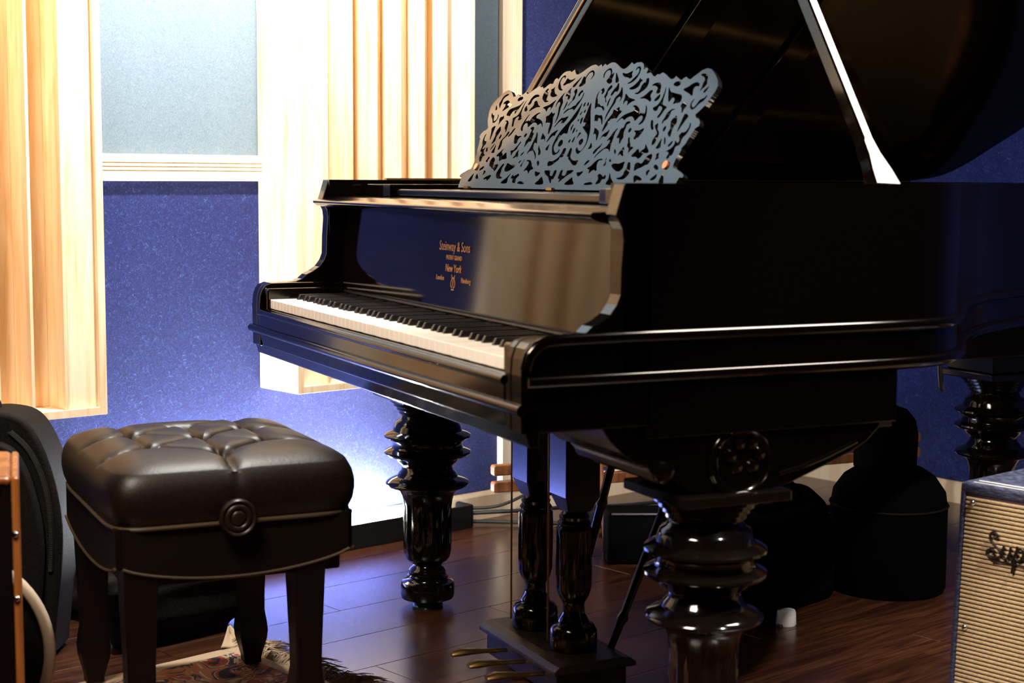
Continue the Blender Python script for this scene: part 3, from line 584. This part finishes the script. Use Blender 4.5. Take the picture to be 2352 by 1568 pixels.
for k in range(1, NR + 1):
    f = k / NR
    for i in range(NP):
        a, b = sq(2 * PI * i / NP); x = cx + hx * a * f; y = cy + hy * b * f
        e = .516 - .024 * f ** 7; fade = 1 if f < .9 else (1 - f) / .1 * .6 + .4
        vs.append((x, y, e + top_z(x, y) * fade + .004 * (1 - f * f)))
for f, z in side:
    for i in range(NP):
        a, b = sq(2 * PI * i / NP); x = cx + hx * a * f; y = cy + hy * b * f
        pl = .004 * math.exp(-(((y + .285) / .012) ** 2)) if x > cx and abs(a) > .9 and z > .43 else 0
        vs.append((x - pl, y, z))
R = NR + len(side)
for i in range(NP): fs.append((0, 1 + i, 1 + (i + 1) % NP))
for k in range(R - 1):
    for i in range(NP):
        j = (i + 1) % NP; fs.append((1 + k * NP + i, 1 + (k + 1) * NP + i, 1 + (k + 1) * NP + j, 1 + k * NP + j))
mb.add(vs, fs, True); mb.build('cushion', LEATH, bench, fix=True)['label'] = 'button-tufted leather cushion'
for b in btn: MB().lathe([(.008, 0), (.0075, .002), (.004, .004), (0, .0045)], (b[0], b[1], .492), 14).build('tuft_button', LEATH, bench)
def rect_loop(f, z, n=96): return [(cx + hx * sq(2 * PI * i / n)[0] * f, cy + hy * sq(2 * PI * i / n)[1] * f, z) for i in range(n)]
MB().tube(rect_loop(1.012, .401), .0042, 8, True).build('piping', PIPING, bench)
# leather skirt with a drooping lower edge on every side
def droop(t): return .335 - .030 * (1 - (2 * t - 1) ** 2) ** .8
n = 24
for nm, fn in (('n', lambda t, z, w: (X1 - .002 - w, Y0 + .012 + (Y1 - Y0 - .024) * t, z)), ('f', lambda t, z, w: (X0 + .002 + w, Y0 + .012 + (Y1 - Y0 - .024) * t, z)), ('l', lambda t, z, w: (X0 + .012 + (X1 - X0 - .024) * t, Y0 + .002 + w, z)), ('r', lambda t, z, w: (X0 + .012 + (X1 - X0 - .024) * t, Y1 - .002 - w, z))):
    poly = [(i / n, droop(i / n)) for i in range(n + 1)] + [(1, .402), (0, .402)]
    MB().prism(poly, 0, .014, lambda p, q, a: fn(p, q, a))  .build('skirt', SKIRT, bench, bevel=.001)
    MB().tube([fn(i / n, droop(i / n), -.001) for i in range(n + 1)], .0028, 6).build('piping', PIPING, bench)
MB().box(X0 + .02, X1 - .02, Y0 + .02, Y1 - .02, .335, .40).build('seat_frame', BWOOD, bench)
MB().box(X0 + .022, X1 - .022, Y0 + .022, Y1 - .022, .295, .34).build('apron', BWOOD, bench, bevel=.002)
for y, sx in ((-.286, 1),):
    for x, s in ((X1, 1), (X0, -1)):
        M = Matrix.Rotation(s * PI / 2, 4, 'Y')
        MB().lathe([(0, 0), (.014, 0), (.014, .012), (.030, .014), (.033, .018), (.033, .026), (.030, .030), (.027, .029), (.025, .026), (.022, .029), (.019, .030), (.016, .029), (.014, .026), (.011, .029), (.008, .030), (0, .030)], (x, y, .412), 48, M=M).build('knob', LEATH if s < 0 else EBM, bench)
lp = [(.008, .0175), (.02, .0175), (.06, .027), (.078, .0285), (.095, .027), (.118, .0235), (.16, .024), (.30, .0290), (.335, .0295)]
for x in (.085, -.335):
    for y in (-.150, -.447):
        if x < 0: y = -.132 if y > -.2 else -.447
        mb = MB(); vs = [(x + a * w, y + b * w, z) for z, w in lp for a, b in ((-1, -1), (1, -1), (1, 1), (-1, 1))]
        fs = [(4 * k + i, 4 * k + (i + 1) % 4, 4 * k + 4 + (i + 1) % 4, 4 * k + 4 + i) for k in range(len(lp) - 1) for i in range(4)] + [(0, 3, 2, 1), tuple(range(len(vs) - 4, len(vs)))]
        mb.add(vs, fs, True); o = mb.build('leg', BWOOD, bench, bevel=.003)
fix_children(bench)

# ================================================================== RUG
e1 = Vector((.951, .309, 0)); e2 = Vector((.309, -.951, 0)); c0 = Vector((-.45, -.13, 0))
RUG = mat('persian_pile', (.2, .08, .04), .95, spec=.05, sheen=.2)
N, L, b = nodes(RUG); tc = N.new('ShaderNodeTexCoord')
vo = N.new('ShaderNodeTexVoronoi'); vo.inputs['Scale'].default_value = 16; vo.inputs['Randomness'].default_value = .7; L.new(tc.outputs['Object'], vo.inputs['Vector'])
no = N.new('ShaderNodeTexNoise'); no.inputs['Scale'].default_value = 10; no.inputs['Detail'].default_value = 3; no.inputs['Distortion'].default_value = 1.8; L.new(tc.outputs['Object'], no.inputs['Vector'])
cr = N.new('ShaderNodeValToRGB'); cr.color_ramp.interpolation = 'CONSTANT'; E = cr.color_ramp.elements
while len(E) < 6: E.new(.5)
for e, (p_, c) in zip(E, [(0, (.012, .010, .02)), (.40, (.30, .05, .03)), (.49, (.50, .36, .20)), (.53, (.03, .03, .07)), (.58, (.40, .16, .06)), (.68, (.55, .45, .30))]): e.position = p_; e.color = (*c, 1)
L.new(no.outputs['Fac'], cr.inputs['Fac'])
mx = N.new('ShaderNodeMix'); mx.data_type = 'RGBA'; cr2 = N.new('ShaderNodeValToRGB'); cr2.color_ramp.elements[0].position = .18; cr2.color_ramp.elements[1].position = .22
L.new(vo.outputs['Distance'], cr2.inputs['Fac']); L.new(cr2.outputs['Color'], mx.inputs[0]); mx.inputs[6].default_value = (.35, .07, .03, 1); L.new(cr.outputs['Color'], mx.inputs[7]); L.new(mx.outputs[2], b.inputs['Base Color'])
bp = N.new('ShaderNodeBump'); n3 = N.new('ShaderNodeTexNoise'); n3.inputs['Scale'].default_value = 240; L.new(tc.outputs['Object'], n3.inputs['Vector']); L.new(n3.outputs['Fac'], bp.inputs['Height']); bp.inputs['Strength'].default_value = .8; bp.inputs['Distance'].default_value = .004; L.new(bp.outputs['Normal'], b.inputs['Normal'])
RUGB = mat('rug_border_wool', (.40, .29, .19), .95); FRG = mat('fringe_cotton', (.46, .34, .22), .9)
rug = empty('rug', 'small persian style rug with cream fringe lying under the piano bench', 'rug', loc=tuple(c0 + e1 * .4 + e2 * .3))
def slab(name, m, a0, a1, b0, b1, z, wav=0):
    mb = MB(); na, nb = 40, 40; vs = []; fs = []
    for i in range(na + 1):
        for j in range(nb + 1):
            a = a0 + (a1 - a0) * i / na; q = b0 + (b1 - b0) * j / nb; p = c0 + e1 * a + e2 * q
            h = z + wav * (math.sin(a * 23 + q * 9) * .5 + .5) * (.6 + .4 * math.sin(q * 31)); vs.append((p.x, p.y, h))
    for i in range(na):
        for j in range(nb): k = i * (nb + 1) + j; fs.append((k, k + 1, k + nb + 2, k + nb + 1))
    mb.add(vs, fs, True); o = mb.build(name, m, rug); s = o.modifiers.new('s', 'SOLIDIFY'); s.thickness = .004; s.offset = -1; return o
slab('pile', RUG, .035, .75, .030, .60, .0070, .0006)
slab('border', RUGB, -.002, .75, -.002, .029, .0068, .0006); slab('border', RUGB, -.002, .034, .029, .60, .0068, .0006)
rnd = random.Random(11); mb = MB()
for k in range(520):
    a = rnd.uniform(-.03, .75); ln = rnd.uniform(.05, .115) * (.75 + .25 * math.sin(a * 40)); sk = rnd.uniform(-.035, .035) + .02 * math.sin(a * 60)
    p = c0 + e1 * a - e2 * -.003; q = [p + Vector((0, 0, .005)), p - e2 * ln * .35 + e1 * sk * .3 + Vector((0, 0, rnd.uniform(.008, .022))), p - e2 * ln * .7 + e1 * sk * .8 + Vector((0, 0, rnd.uniform(.004, .016))), p - e2 * ln + e1 * sk * 1.4 + Vector((0, 0, .0025))]
    mb.tube(q, [.0017, .0016, .0013, .0006], 4)
o = mb.build('fringe', FRG, rug, fix=False); o['kind'] = 'stuff'
mb = MB()   # curled corner
vs = []; fs = []
for i in range(9):
    for j in range(9):
        a = -i / 8 * .07; q = -.03 + j / 8 * .07 * (1 - i / 8 * .9); p = c0 + e1 * a + e2 * q; vs.append((p.x, p.y, .008 + .020 * (i / 8) ** 1.5 + .003 * math.sin(j)))
for i in range(8):
    for j in range(8): k = i * 9 + j; fs.append((k, k + 1, k + 10, k + 9))
mb.add(vs, fs, True); o = mb.build('corner_flap', FRG, rug); o.modifiers.new('s', 'SOLIDIFY').thickness = .003
fix_children(rug)

# ================================================================== AMPLIFIER at the right
SA, OA = -.6088, 1.9477; AW, AH, AD = .46, .462, .23
amp = empty('guitar_amplifier', 'navy blue guitar amplifier with ribbed tan grille cloth and dark script badge', 'amplifier', loc=rw(SA + AD / 2, OA + AW / 2, 0))
def ap(o, z, s): return rw(SA + s, OA + o, z)    # amp local: o across, z up, s depth (0 = front rim)
def ring(mb, o0, o1, z0, z1, t, s0, s1):
    for (a, b, c, d) in ((o0, o1, z1 - t, z1), (o0, o1, z0, z0 + t), (o0, o0 + t, z0 + t, z1 - t), (o1 - t, o1, z0 + t, z1 - t)): mb.rbox(SA + s0, SA + s1, OA + a, OA + b, c, d)
pr = [(0, .012), (.010, .012)]
slant = .020
# cabinet: tapered sides, slightly wider at the base
def cab(o, z): return o - (.016 * (1 - z / AH) if o < AW / 2 else -.016 * (1 - z / AH))
for nm, poly in (('side_panel', [(0, .012), (.014, .012), (.014, AH - .010), (0, AH - .010)]), ('side_panel', [(AW - .014, .012), (AW, .012), (AW, AH - .010), (AW - .014, AH - .010)]), ('bottom_panel', [(.014, .012), (AW - .014, .012), (AW - .014, .03), (.014, .03)]), ('top_panel', [(0, AH - .022), (AW, AH - .022), (AW, AH), (0, AH)])):
    MB().prism([(cab(o, z), z) for o, z in poly], 0, AD, lambda p, q, a: ap(p, q, a)).build(nm, TOLEX, amp, bevel=.007, seg=4)
MB().prism([(cab(o, z), z) for o, z in ((.012, .03), (AW - .012, .03), (AW - .012, AH - .02), (.012, AH - .02))], AD - .02, AD - .01, lambda p, q, a: ap(p, q, a)).build('back_panel', TOLEX, amp)
gp = [(cab(o, z), z) for o, z in ((.013, .028), (AW - .013, .028), (AW - .013, AH - .021), (.013, AH - .021))]
MB().prism(gp, .004, .012, lambda p, q, a: ap(p, q, a)).build('baffle', STRIPE, amp)
z = .036; rib = 0
while z < AH - .026:
    a, b_ = cab(.014, z), cab(AW - .014, z)
    MB().prism([(0, z), (.0020, z - .0028), (.0035, z - .0022), (.004, z), (.0035, z + .0022), (.002, z + .0028)], a, b_, lambda p, q, w: ap(w, q, .0045 - p)).build('grille_rib', GRILLE, amp)
    z += .00765
MB().tube([ap(o, AH - .0005, .030) for o in (.02, .23, .44)], .0016, 8).build('piping', PIPEW, amp)
MB().tube([ap(o, AH, .012) for o in (.02, .44)], .0008, 6).build('piping', PIPEW, amp)
for o, zz in ((.028, .428), (.028, .202), (.432, .428), (.432, .202)):
    MB().lathe([(0, .004), (.003, .004), (.005, .002), (.0055, 0)], ap(cab(o, zz), zz, -.001), 16, M=Matrix.Rotation(RZ, 4, 'Z') @ Matrix.Rotation(-PI / 2, 4, 'Y')).build('screw', CHROME, amp)
def stroke(pts, r=.0022):
    q = [ap(o, zz, -.004) for o, zz in pts]; q = catmull(q, 5); return q
lg = MB()
S_ = [(.0728, .3752), (.0775, .3732), (.0803, .3778), (.074, .383), (.0665, .3789), (.067, .3686), (.0765, .3593), (.0875, .3502), (.0863, .3425), (.0743, .3375), (.062, .3401), (.0609, .3482), (.0691, .3525), (.0754, .3494), (.0726, .3434)]
U_ = [(.086, .346), (.091, .355), (.0935, .362), (.0915, .350), (.0925, .341), (.099, .340), (.105, .352), (.1065, .362), (.105, .348), (.107, .340), (.112, .344)]
P_ = [(.112, .344), (.118, .358), (.119, .364), (.114, .335), (.110, .318), (.114, .340), (.121, .360), (.129, .361), (.130, .350), (.123, .341), (.116, .345)]
R_ = [(.130, .350), (.136, .356), (.140, .365), (.1425, .358), (.148, .361), (.146, .348), (.149, .340), (.155, .345)]
O_ = [(.155, .345), (.160, .358), (.167, .362), (.173, .354), (.169, .342), (.161, .340), (.158, .350), (.164, .360), (.176, .360)]
for s in (S_, U_, P_, R_, O_): lg.tube(stroke(s), .0023, 8)
lg.tube(stroke([(.070, .331), (.10, .334), (.14, .333), (.178, .338)]), .0016, 8)
lg.build('script_badge', LOGO, amp)
for o in (.05, AW - .05):
    for s in (.03, AD - .03): MB().lathe([(.014, 0), (.014, .014)], ap(o, 0, s), 16).build('foot', BLKPL, amp)
MB().tube(catmull([ap(.15, AH + .001, .12), ap(.16, AH + .018, .12), ap(.23, AH + .024, .12), ap(.30, AH + .018, .12), ap(.31, AH + .001, .12)], 6), .007, 10).build('handle', BLKPL, amp)
fix_children(amp)

# ================================================================== white cap on the floor
c = rw(-.272, 1.300)
cap = tag(MB().lathe([(0, .0), (.0215, .0), (.023, .003), (.0215, .030), (.0195, .0345), (.0, .036)], c, 40).build('cap', CAPM), 'small white round plastic cap lying on the dark floor', 'cap')
nt = MB().box(c.x + .004, c.x + .014, c.y - .026, c.y - .016, .0, .006).build('notch', STRIPE, cap)

# ================================================================== things at the left edge
def screen(px, py, dep, dd=0):   # world point of a spot of the room seen at the left edge; used only to size these props
    return None
bx = Vector((-.585, -.572, 0)); rr = Vector((.4246, .9054, 0)).normalized(); ff = Vector((-.905, .4246, 0)).normalized()
bag = empty('backpack', 'black zipped gig bag standing against the wall left of the bench', 'bag', loc=tuple(bx))
def bp_(a, z, w): return bx + rr * a + ff * w + Vector((0, 0, z))
sil = [(-.10, .0), (-.11, .25), (-.10, .50), (-.055, .530), (-.005, .536), (.045, .518), (.080, .455), (.104, .36), (.112, .275), (.108, .19), (.098, .10), (.088, .0)]
sl = [(p.x * 1.06, p.y * .95) for p in catmull([(a, z, 0) for a, z in sil], 5)]
def bagbody(scale, w0, w1, name, m, bev):
    ca = 0; mb = MB(); mb.prism([(a * scale, .006 + z * (scale if scale < 1 else 1)) for a, z in sl], w0, w1, lambda p, q, w: bp_(p, q, w), True)
    o = mb.build(name, m, bag, bevel=bev, seg=5); return o
bagbody(1.0, -.02, .11, 'bag_body', NYLON, .035)
pk = [(a * .80 - .008, .02 + z * .86) for a, z in sl]
MB().prism(pk, -.050, -.018, lambda p, q, w: bp_(p, q, w), True).build('front_pocket', NYLON, bag, bevel=.018, seg=4)
zp = [(.020, .475), (.055, .44), (.080, .39), (.094, .33), (.098, .26), (.095, .19)]
MB().tube([bp_(a, z, -.0215) for a, z in [(p.x, p.y) for p in catmull([(a, z, 0) for a, z in zp], 6)]], .006, 8).build('zipper_tape', NYLON, bag)
zt = MB(); zc = catmull([(a, z, 0) for a, z in zp], 22)
for k in range(0, len(zc), 1):
    p = zc[k]; q = bp_(p.x, p.y, -.0275); zt.box(-.0034, .0034, -.001, .001, -.0008, .0008, Matrix.Translation(q) @ Matrix.Rotation(math.atan2(rr.y, rr.x), 4, 'Z'))
zt.build('zipper_teeth', ZIP, bag)['kind'] = 'stuff'
for a0, z0 in ((-.05, .40), (-.03, .36), (-.01, .33), (.00, .30)):
    MB().tube(catmull([bp_(a0 - .03, z0 - .015, -.052), bp_(a0, z0, -.057), bp_(a0 + .045, z0 + .012, -.052)], 5), [.004] + [.006] * 9 + [.003], 8).build('fold', NYLON, bag)
MB().tube(catmull([bp_(-.09, .49, .05), bp_(-.07, .53, .05), bp_(-.04, .535, .05), (bp_(-.02, .49, .05))], 6), .012, 10).build('carry_handle', NYLON, bag)
fix_children(bag)
# amber cabinet
cb = Vector((.3975, -.7015, 0)); ff2 = Vector((-.99, .139, 0)); ca = empty('wooden_cabinet', 'amber lacquered wooden cabinet edge with screws at the far left', 'cabinet', loc=tuple(cb))
def cp(a, z, w): return cb + rr * a + ff2 * w + Vector((0, 0, z))
MB().prism([(-.40, .02), (.009, .02), (.009, .555), (-.40, .555)], 0, .018, lambda p, q, w: cp(p, q, w)).build('front_panel', BWOOD, ca, bevel=.004)
MB().prism([(.010, .0), (.022, .0), (.022, .56), (.010, .56)], -.004, .22, lambda p, q, w: cp(p, q, w)).build('side_panel', AMBER, ca, bevel=.005, seg=4)
MB().prism([(-.40, .545), (.0105, .545), (.0105, .5605), (-.40, .5605)], -.004, .22, lambda p, q, w: cp(p, q, w)).build('top_panel', AMBER, ca, bevel=.008, seg=4)
for a, z in ((.014, .475), (.014, .38), (-.012, .545)):
    MB().lathe([(0, .0035), (.003, .0035), (.0048, .0018), (.005, 0)], cp(a, z, -.0045), 16, M=Matrix.Rotation(math.atan2(-ff.y, -ff.x), 4, 'Z') @ Matrix.Rotation(PI / 2, 4, 'Y')).build('screw', CHROME, ca)
fix_children(ca)
# cream hoop of a drum leaning behind the cabinet
hc = Vector((-.046, -.735, .178)); hp = empty('banjo', 'cream rimmed round banjo body leaning between cabinet and bag', 'instrument', loc=(hc.x, hc.y, 0))
Mh = Matrix.Translation(hc) @ Matrix.Rotation(math.atan2(rr.y, rr.x), 4, 'Z') @ Matrix.Rotation(-.10, 4, 'X')
lp_ = lambda r, y, n=64: [Mh @ Vector((r * math.cos(2 * PI * i / n), y, r * math.sin(2 * PI * i / n))) for i in range(n)]
MB().tube(lp_(.165, 0), .010, 12, True).build('rim', CREAM, hp)
MB().tube(lp_(.150, .03), .006, 10, True).build('tension_hoop', CHROME, hp)
mb = MB(); mb.lathe([(0, -.002), (.155, -.002), (.155, .002), (0, .002)], (0, 0, 0), 48); mb.v = [tuple(Mh @ Vector((x, z + .02, -y))) for x, y, z in mb.v]; mb.build('head', NYLON, hp)
for k in range(12):
    an = 2 * PI * k / 12; MB().tube([Mh @ Vector((.158 * math.cos(an), -.004, .158 * math.sin(an))), Mh @ Vector((.150 * math.cos(an), .05, .150 * math.sin(an)))], .003, 6).build('bracket', CHROME, hp)
fix_children(hp)
# grey cloth bag on the floor behind the bench
def blob(name, c, rx, ry, rz, m, seed, label, cat, rot=0, amp_=.10, zmin=.0, group=None):
    bm = bmesh.new(); bmesh.ops.create_icosphere(bm, subdivisions=5, radius=1); rn = random.Random(seed); ph = [rn.uniform(0, 6) for _ in range(9)]
    for v in bm.verts:
        p = v.co.copy(); k = 1 + amp_ * (math.sin(3 * p.x + ph[0]) * math.sin(4 * p.y + ph[1]) + .6 * math.sin(7 * p.z + 5 * p.x + ph[2]) * math.sin(6 * p.y + ph[3]) + .3 * math.sin(15 * p.z + 9 * p.y + ph[4]))
        q = Vector((math.copysign(abs(p.x) ** .6, p.x) * rx, math.copysign(abs(p.y) ** .6, p.y) * ry, math.copysign(abs(p.z) ** .7, p.z) * rz)) * k
        q = Matrix.Rotation(rot, 3, 'Z') @ q + Vector(c); q.z = max(q.z, zmin); v.co = q
    me = bpy.data.meshes.new(name); bm.to_mesh(me); bm.free(); me.materials.append(m)
    for p in me.polygons: p.use_smooth = True
    o = bpy.data.objects.new(name, me); COL.objects.link(o); tag(o, label, cat, group); return o
g = blob('cloth_bag', (-.875, -.33, .115), .085, .08, .12, GREYC, 3, 'grey cloth bag on the floor between gig bag and bench', 'bag', RZ, .07)
for k in range(3):
    MB().tube(catmull([(-.85 + .01 * k, -.40, .12 + .03 * k), (-.800, -.37, .15 + .02 * k), (-.79, -.32, .175 + .018 * k), (-.82, -.27, .165 + .015 * k)], 6), .006, 8).build('strap', NYLON, g)
blob('duffel_bag', (-.625, -.215, .085), .18, .075, .095, NYLON, 9, 'black soft duffel bag lying on the floor behind the bench', 'bag', RZ + .1, .08)

# ================================================================== things behind and under the piano
rk = empty('wooden_rack', 'low wooden rack with rounded rails standing behind the piano', 'rack', loc=rw(.35, .55))
a0, a1 = rw(-.322, .352), rw(1.02, .76)
for z in (.222, .177):
    dv = (a1 - a0).normalized(); q = Vector((-dv.y, dv.x, 0)); mb = MB(); L_ = (a1 - a0).length
    prf = [(0, -.010), (.004, -.0145), (L_ - .004, -.0145), (L_, -.010), (L_, .010), (L_ - .004, .0145), (.004, .0145), (0, .010)]
    mb.prism(prf, -.012, .012, lambda p, h, w: a0 + dv * p + q * w + Vector((0, 0, z + h))); mb.build('rail', RAILW, rk, bevel=.006, seg=3)
for t in (.22, .60):
    for w in (-1, 1):
        b0 = a0.lerp(a1, t); MB().tube([b0 + q * .016 * w + Vector((0, 0, .24)), b0 + q * .07 * w + Vector((0, 0, .008))], .010, 8).build('leg', RAILW, rk)
    MB().tube([b0 + q * .022 + Vector((0, 0, .222)), b0 - q * .022 + Vector((0, 0, .222))], .006, 8).build('bolt', CHROME, rk)
fix_children(rk)
# black case with metal edge
VOID = mat('flat_black_paint', (.002, .002, .002), .9, spec=.05)
k0_, k1_ = Vector((-.79, .94, 0)), Vector((-.50, 1.62, 0)); kd = (k1_ - k0_).normalized(); kq = Vector((-kd.y, kd.x, 0))
cs = empty('equipment_case', 'flat black equipment case with metal edge on the floor under the piano', 'case', loc=tuple(k0_.lerp(k1_, .5)))
KL = (k1_ - k0_).length
MB().prism([(0, .0), (KL, .0), (KL, .132), (0, .132)], 0, .12, lambda p, z, w: k0_ + kd * p + kq * w + Vector((0, 0, z))).build('body', VOID, cs, bevel=.006)
MB().tube([k0_ + kd * .01 + Vector((0, 0, .132)), k1_ - kd * .01 + Vector((0, 0, .132))], .0035, 8).build('metal_edge', CHROME, cs)
for t in (.25, .7): MB().prism([(KL * t, .08), (KL * t + .03, .08), (KL * t + .03, .115), (KL * t, .115)], -.006, .001, lambda p, z, w: k0_ + kd * p + kq * w + Vector((0, 0, z))).build('latch', ZIP, cs, bevel=.002)
fix_children(cs)
pap = Vector((-.62, .99, 0)); mb = MB(); vs = []; fs = []
for i in range(13):
    for j in range(9): vs.append(pap + kd * (i / 12 * .10) - kq * (j / 8 * .12 - .05) + Vector((0, 0, .004 + .030 * (i / 12) + .006 * math.sin(i * 1.1 + j) * math.sin(j * .8))))
for i in range(12):
    for j in range(8): k = i * 9 + j; fs.append((k, k + 1, k + 10, k + 9))
mb.add(vs, fs, True); o = mb.build('cloth', mat('pale_cloth', (.22, .30, .42), .85)); o.modifiers.new('s', 'SOLIDIFY').thickness = .004
tag(o, 'crumpled pale blue cloth on the floor beside the black case', 'cloth')
# cables behind the bass leg
def cable(pts, r, label): return tag(MB().tube(catmull(pts, 8), r, 8).build('cable', RUBBER), label, 'cable', 'black cables by the light bar')
cable([rw(-.155, .05, .012), rw(-.10, .09, .010), rw(-.02, .17, .009), rw(.10, .26, .006), rw(.22, .24, .006), rw(.4, .3, .006)], .0055, 'black cable looping from the light bar end over the floor')
cable([rw(-.155, .05, .035), rw(-.10, .10, .040), rw(.0, .14, .038), rw(.15, .16, .030), rw(.3, .2, .02), rw(.5, .2, .006)], .0060, 'thicker black cable running level from the light bar to the adapter')
cable([rw(-.16, .05, .05), rw(-.08, .10, .055), rw(.02, .12, .085), rw(.12, .11, .13), rw(.22, .10, .165), rw(.3, .03, .20)], .0048, 'black cable rising from the light bar towards the wall casing')
ad = empty('power_adapter', 'black power adapter block on the floor in front of the wall casing', 'adapter', loc=rw(.15, .18))
MB().rbox(.10, .20, .27, .33, .001, .05).build('body', BLKPL, ad, bevel=.008, seg=3); MB().rbox(.2, .22, .285, .315, .012, .036).build('plug', BLKPL, ad, bevel=.003)
fix_children(ad)
t_ = Vector((-.311, 1.456, 0)); BLK = mat('matte_black_vinyl', (.0012, .0011, .0011), .9, spec=.03)
dt = empty('drum_case', 'tall stacked round black drum case standing under the curved side of the piano', 'case', loc=tuple(t_))
def dcs(prof, x, z, name): return MB().lathe(prof, tuple(t_ + rr * x + Vector((0, 0, z))), 48).build(name, BLK, dt)
dcs([(.0, .0), (.135, .0), (.14, .01), (.14, .20), (.134, .24), (.11, .275), (.08, .295), (0, .30)], 0, .002, 'lower_case')
dcs([(0, 0), (.075, 0), (.077, .08), (.07, .115), (.05, .14), (.02, .15), (0, .152)], -.012, .300, 'upper_case')
MB().tube(rect := [tuple(t_ + Vector((.1405 * math.cos(2 * PI * k / 48), .1405 * math.sin(2 * PI * k / 48), .21))) for k in range(48)], .003, 6, True).build('zip_band', NYLON, dt)
fix_children(dt)
sc_ = Vector((-.245, 1.20, 0)); sdv = Vector((-.36, .93, 0)).normalized(); sqv = Vector((-sdv.y, sdv.x, 0))  # invented black case, added to keep this stretch of floor dark
sb = empty('filler_case', 'made-up black soft case filling the dark floor between near piano leg and drum case', 'case', loc=tuple(sc_))
pf_ = [(.0, .0), (.20, .0), (.225, .03), (.23, .13), (.205, .22), (.15, .262), (.08, .265), (.025, .23), (-.002, .15), (-.005, .04)]
MB().prism(pf_, -.26, .085, lambda p, q, a: sc_ + sqv * (p) + sdv * a + Vector((0, 0, .002 + q)), True).build('case_body', BLK, sb, bevel=.02, seg=4)
MB().tube(catmull([sc_ + sdv * -.2 + sqv * .05 + Vector((0, 0, .26)), sc_ + sdv * -.14 + sqv * .06 + Vector((0, 0, .30)), sc_ + sdv * -.06 + sqv * .06 + Vector((0, 0, .30)), sc_ + sdv * .0 + sqv * .05 + Vector((0, 0, .26))], 5), .008, 8).build('carry_handle', BLK, sb)
fix_children(sb)
# loop of cable hanging under the bent side
o = tag(MB().tube(catmull([(.52, .90, .680), (.50, .915, .655), (.492, .925, .625), (.484, .935, .612), (.472, .945, .615), (.466, .945, .64), (.478, .935, .680)], 8), .0042, 8).build('cord', RUBBER), 'short loop of black cord hanging under the curved side of the piano', 'cord')
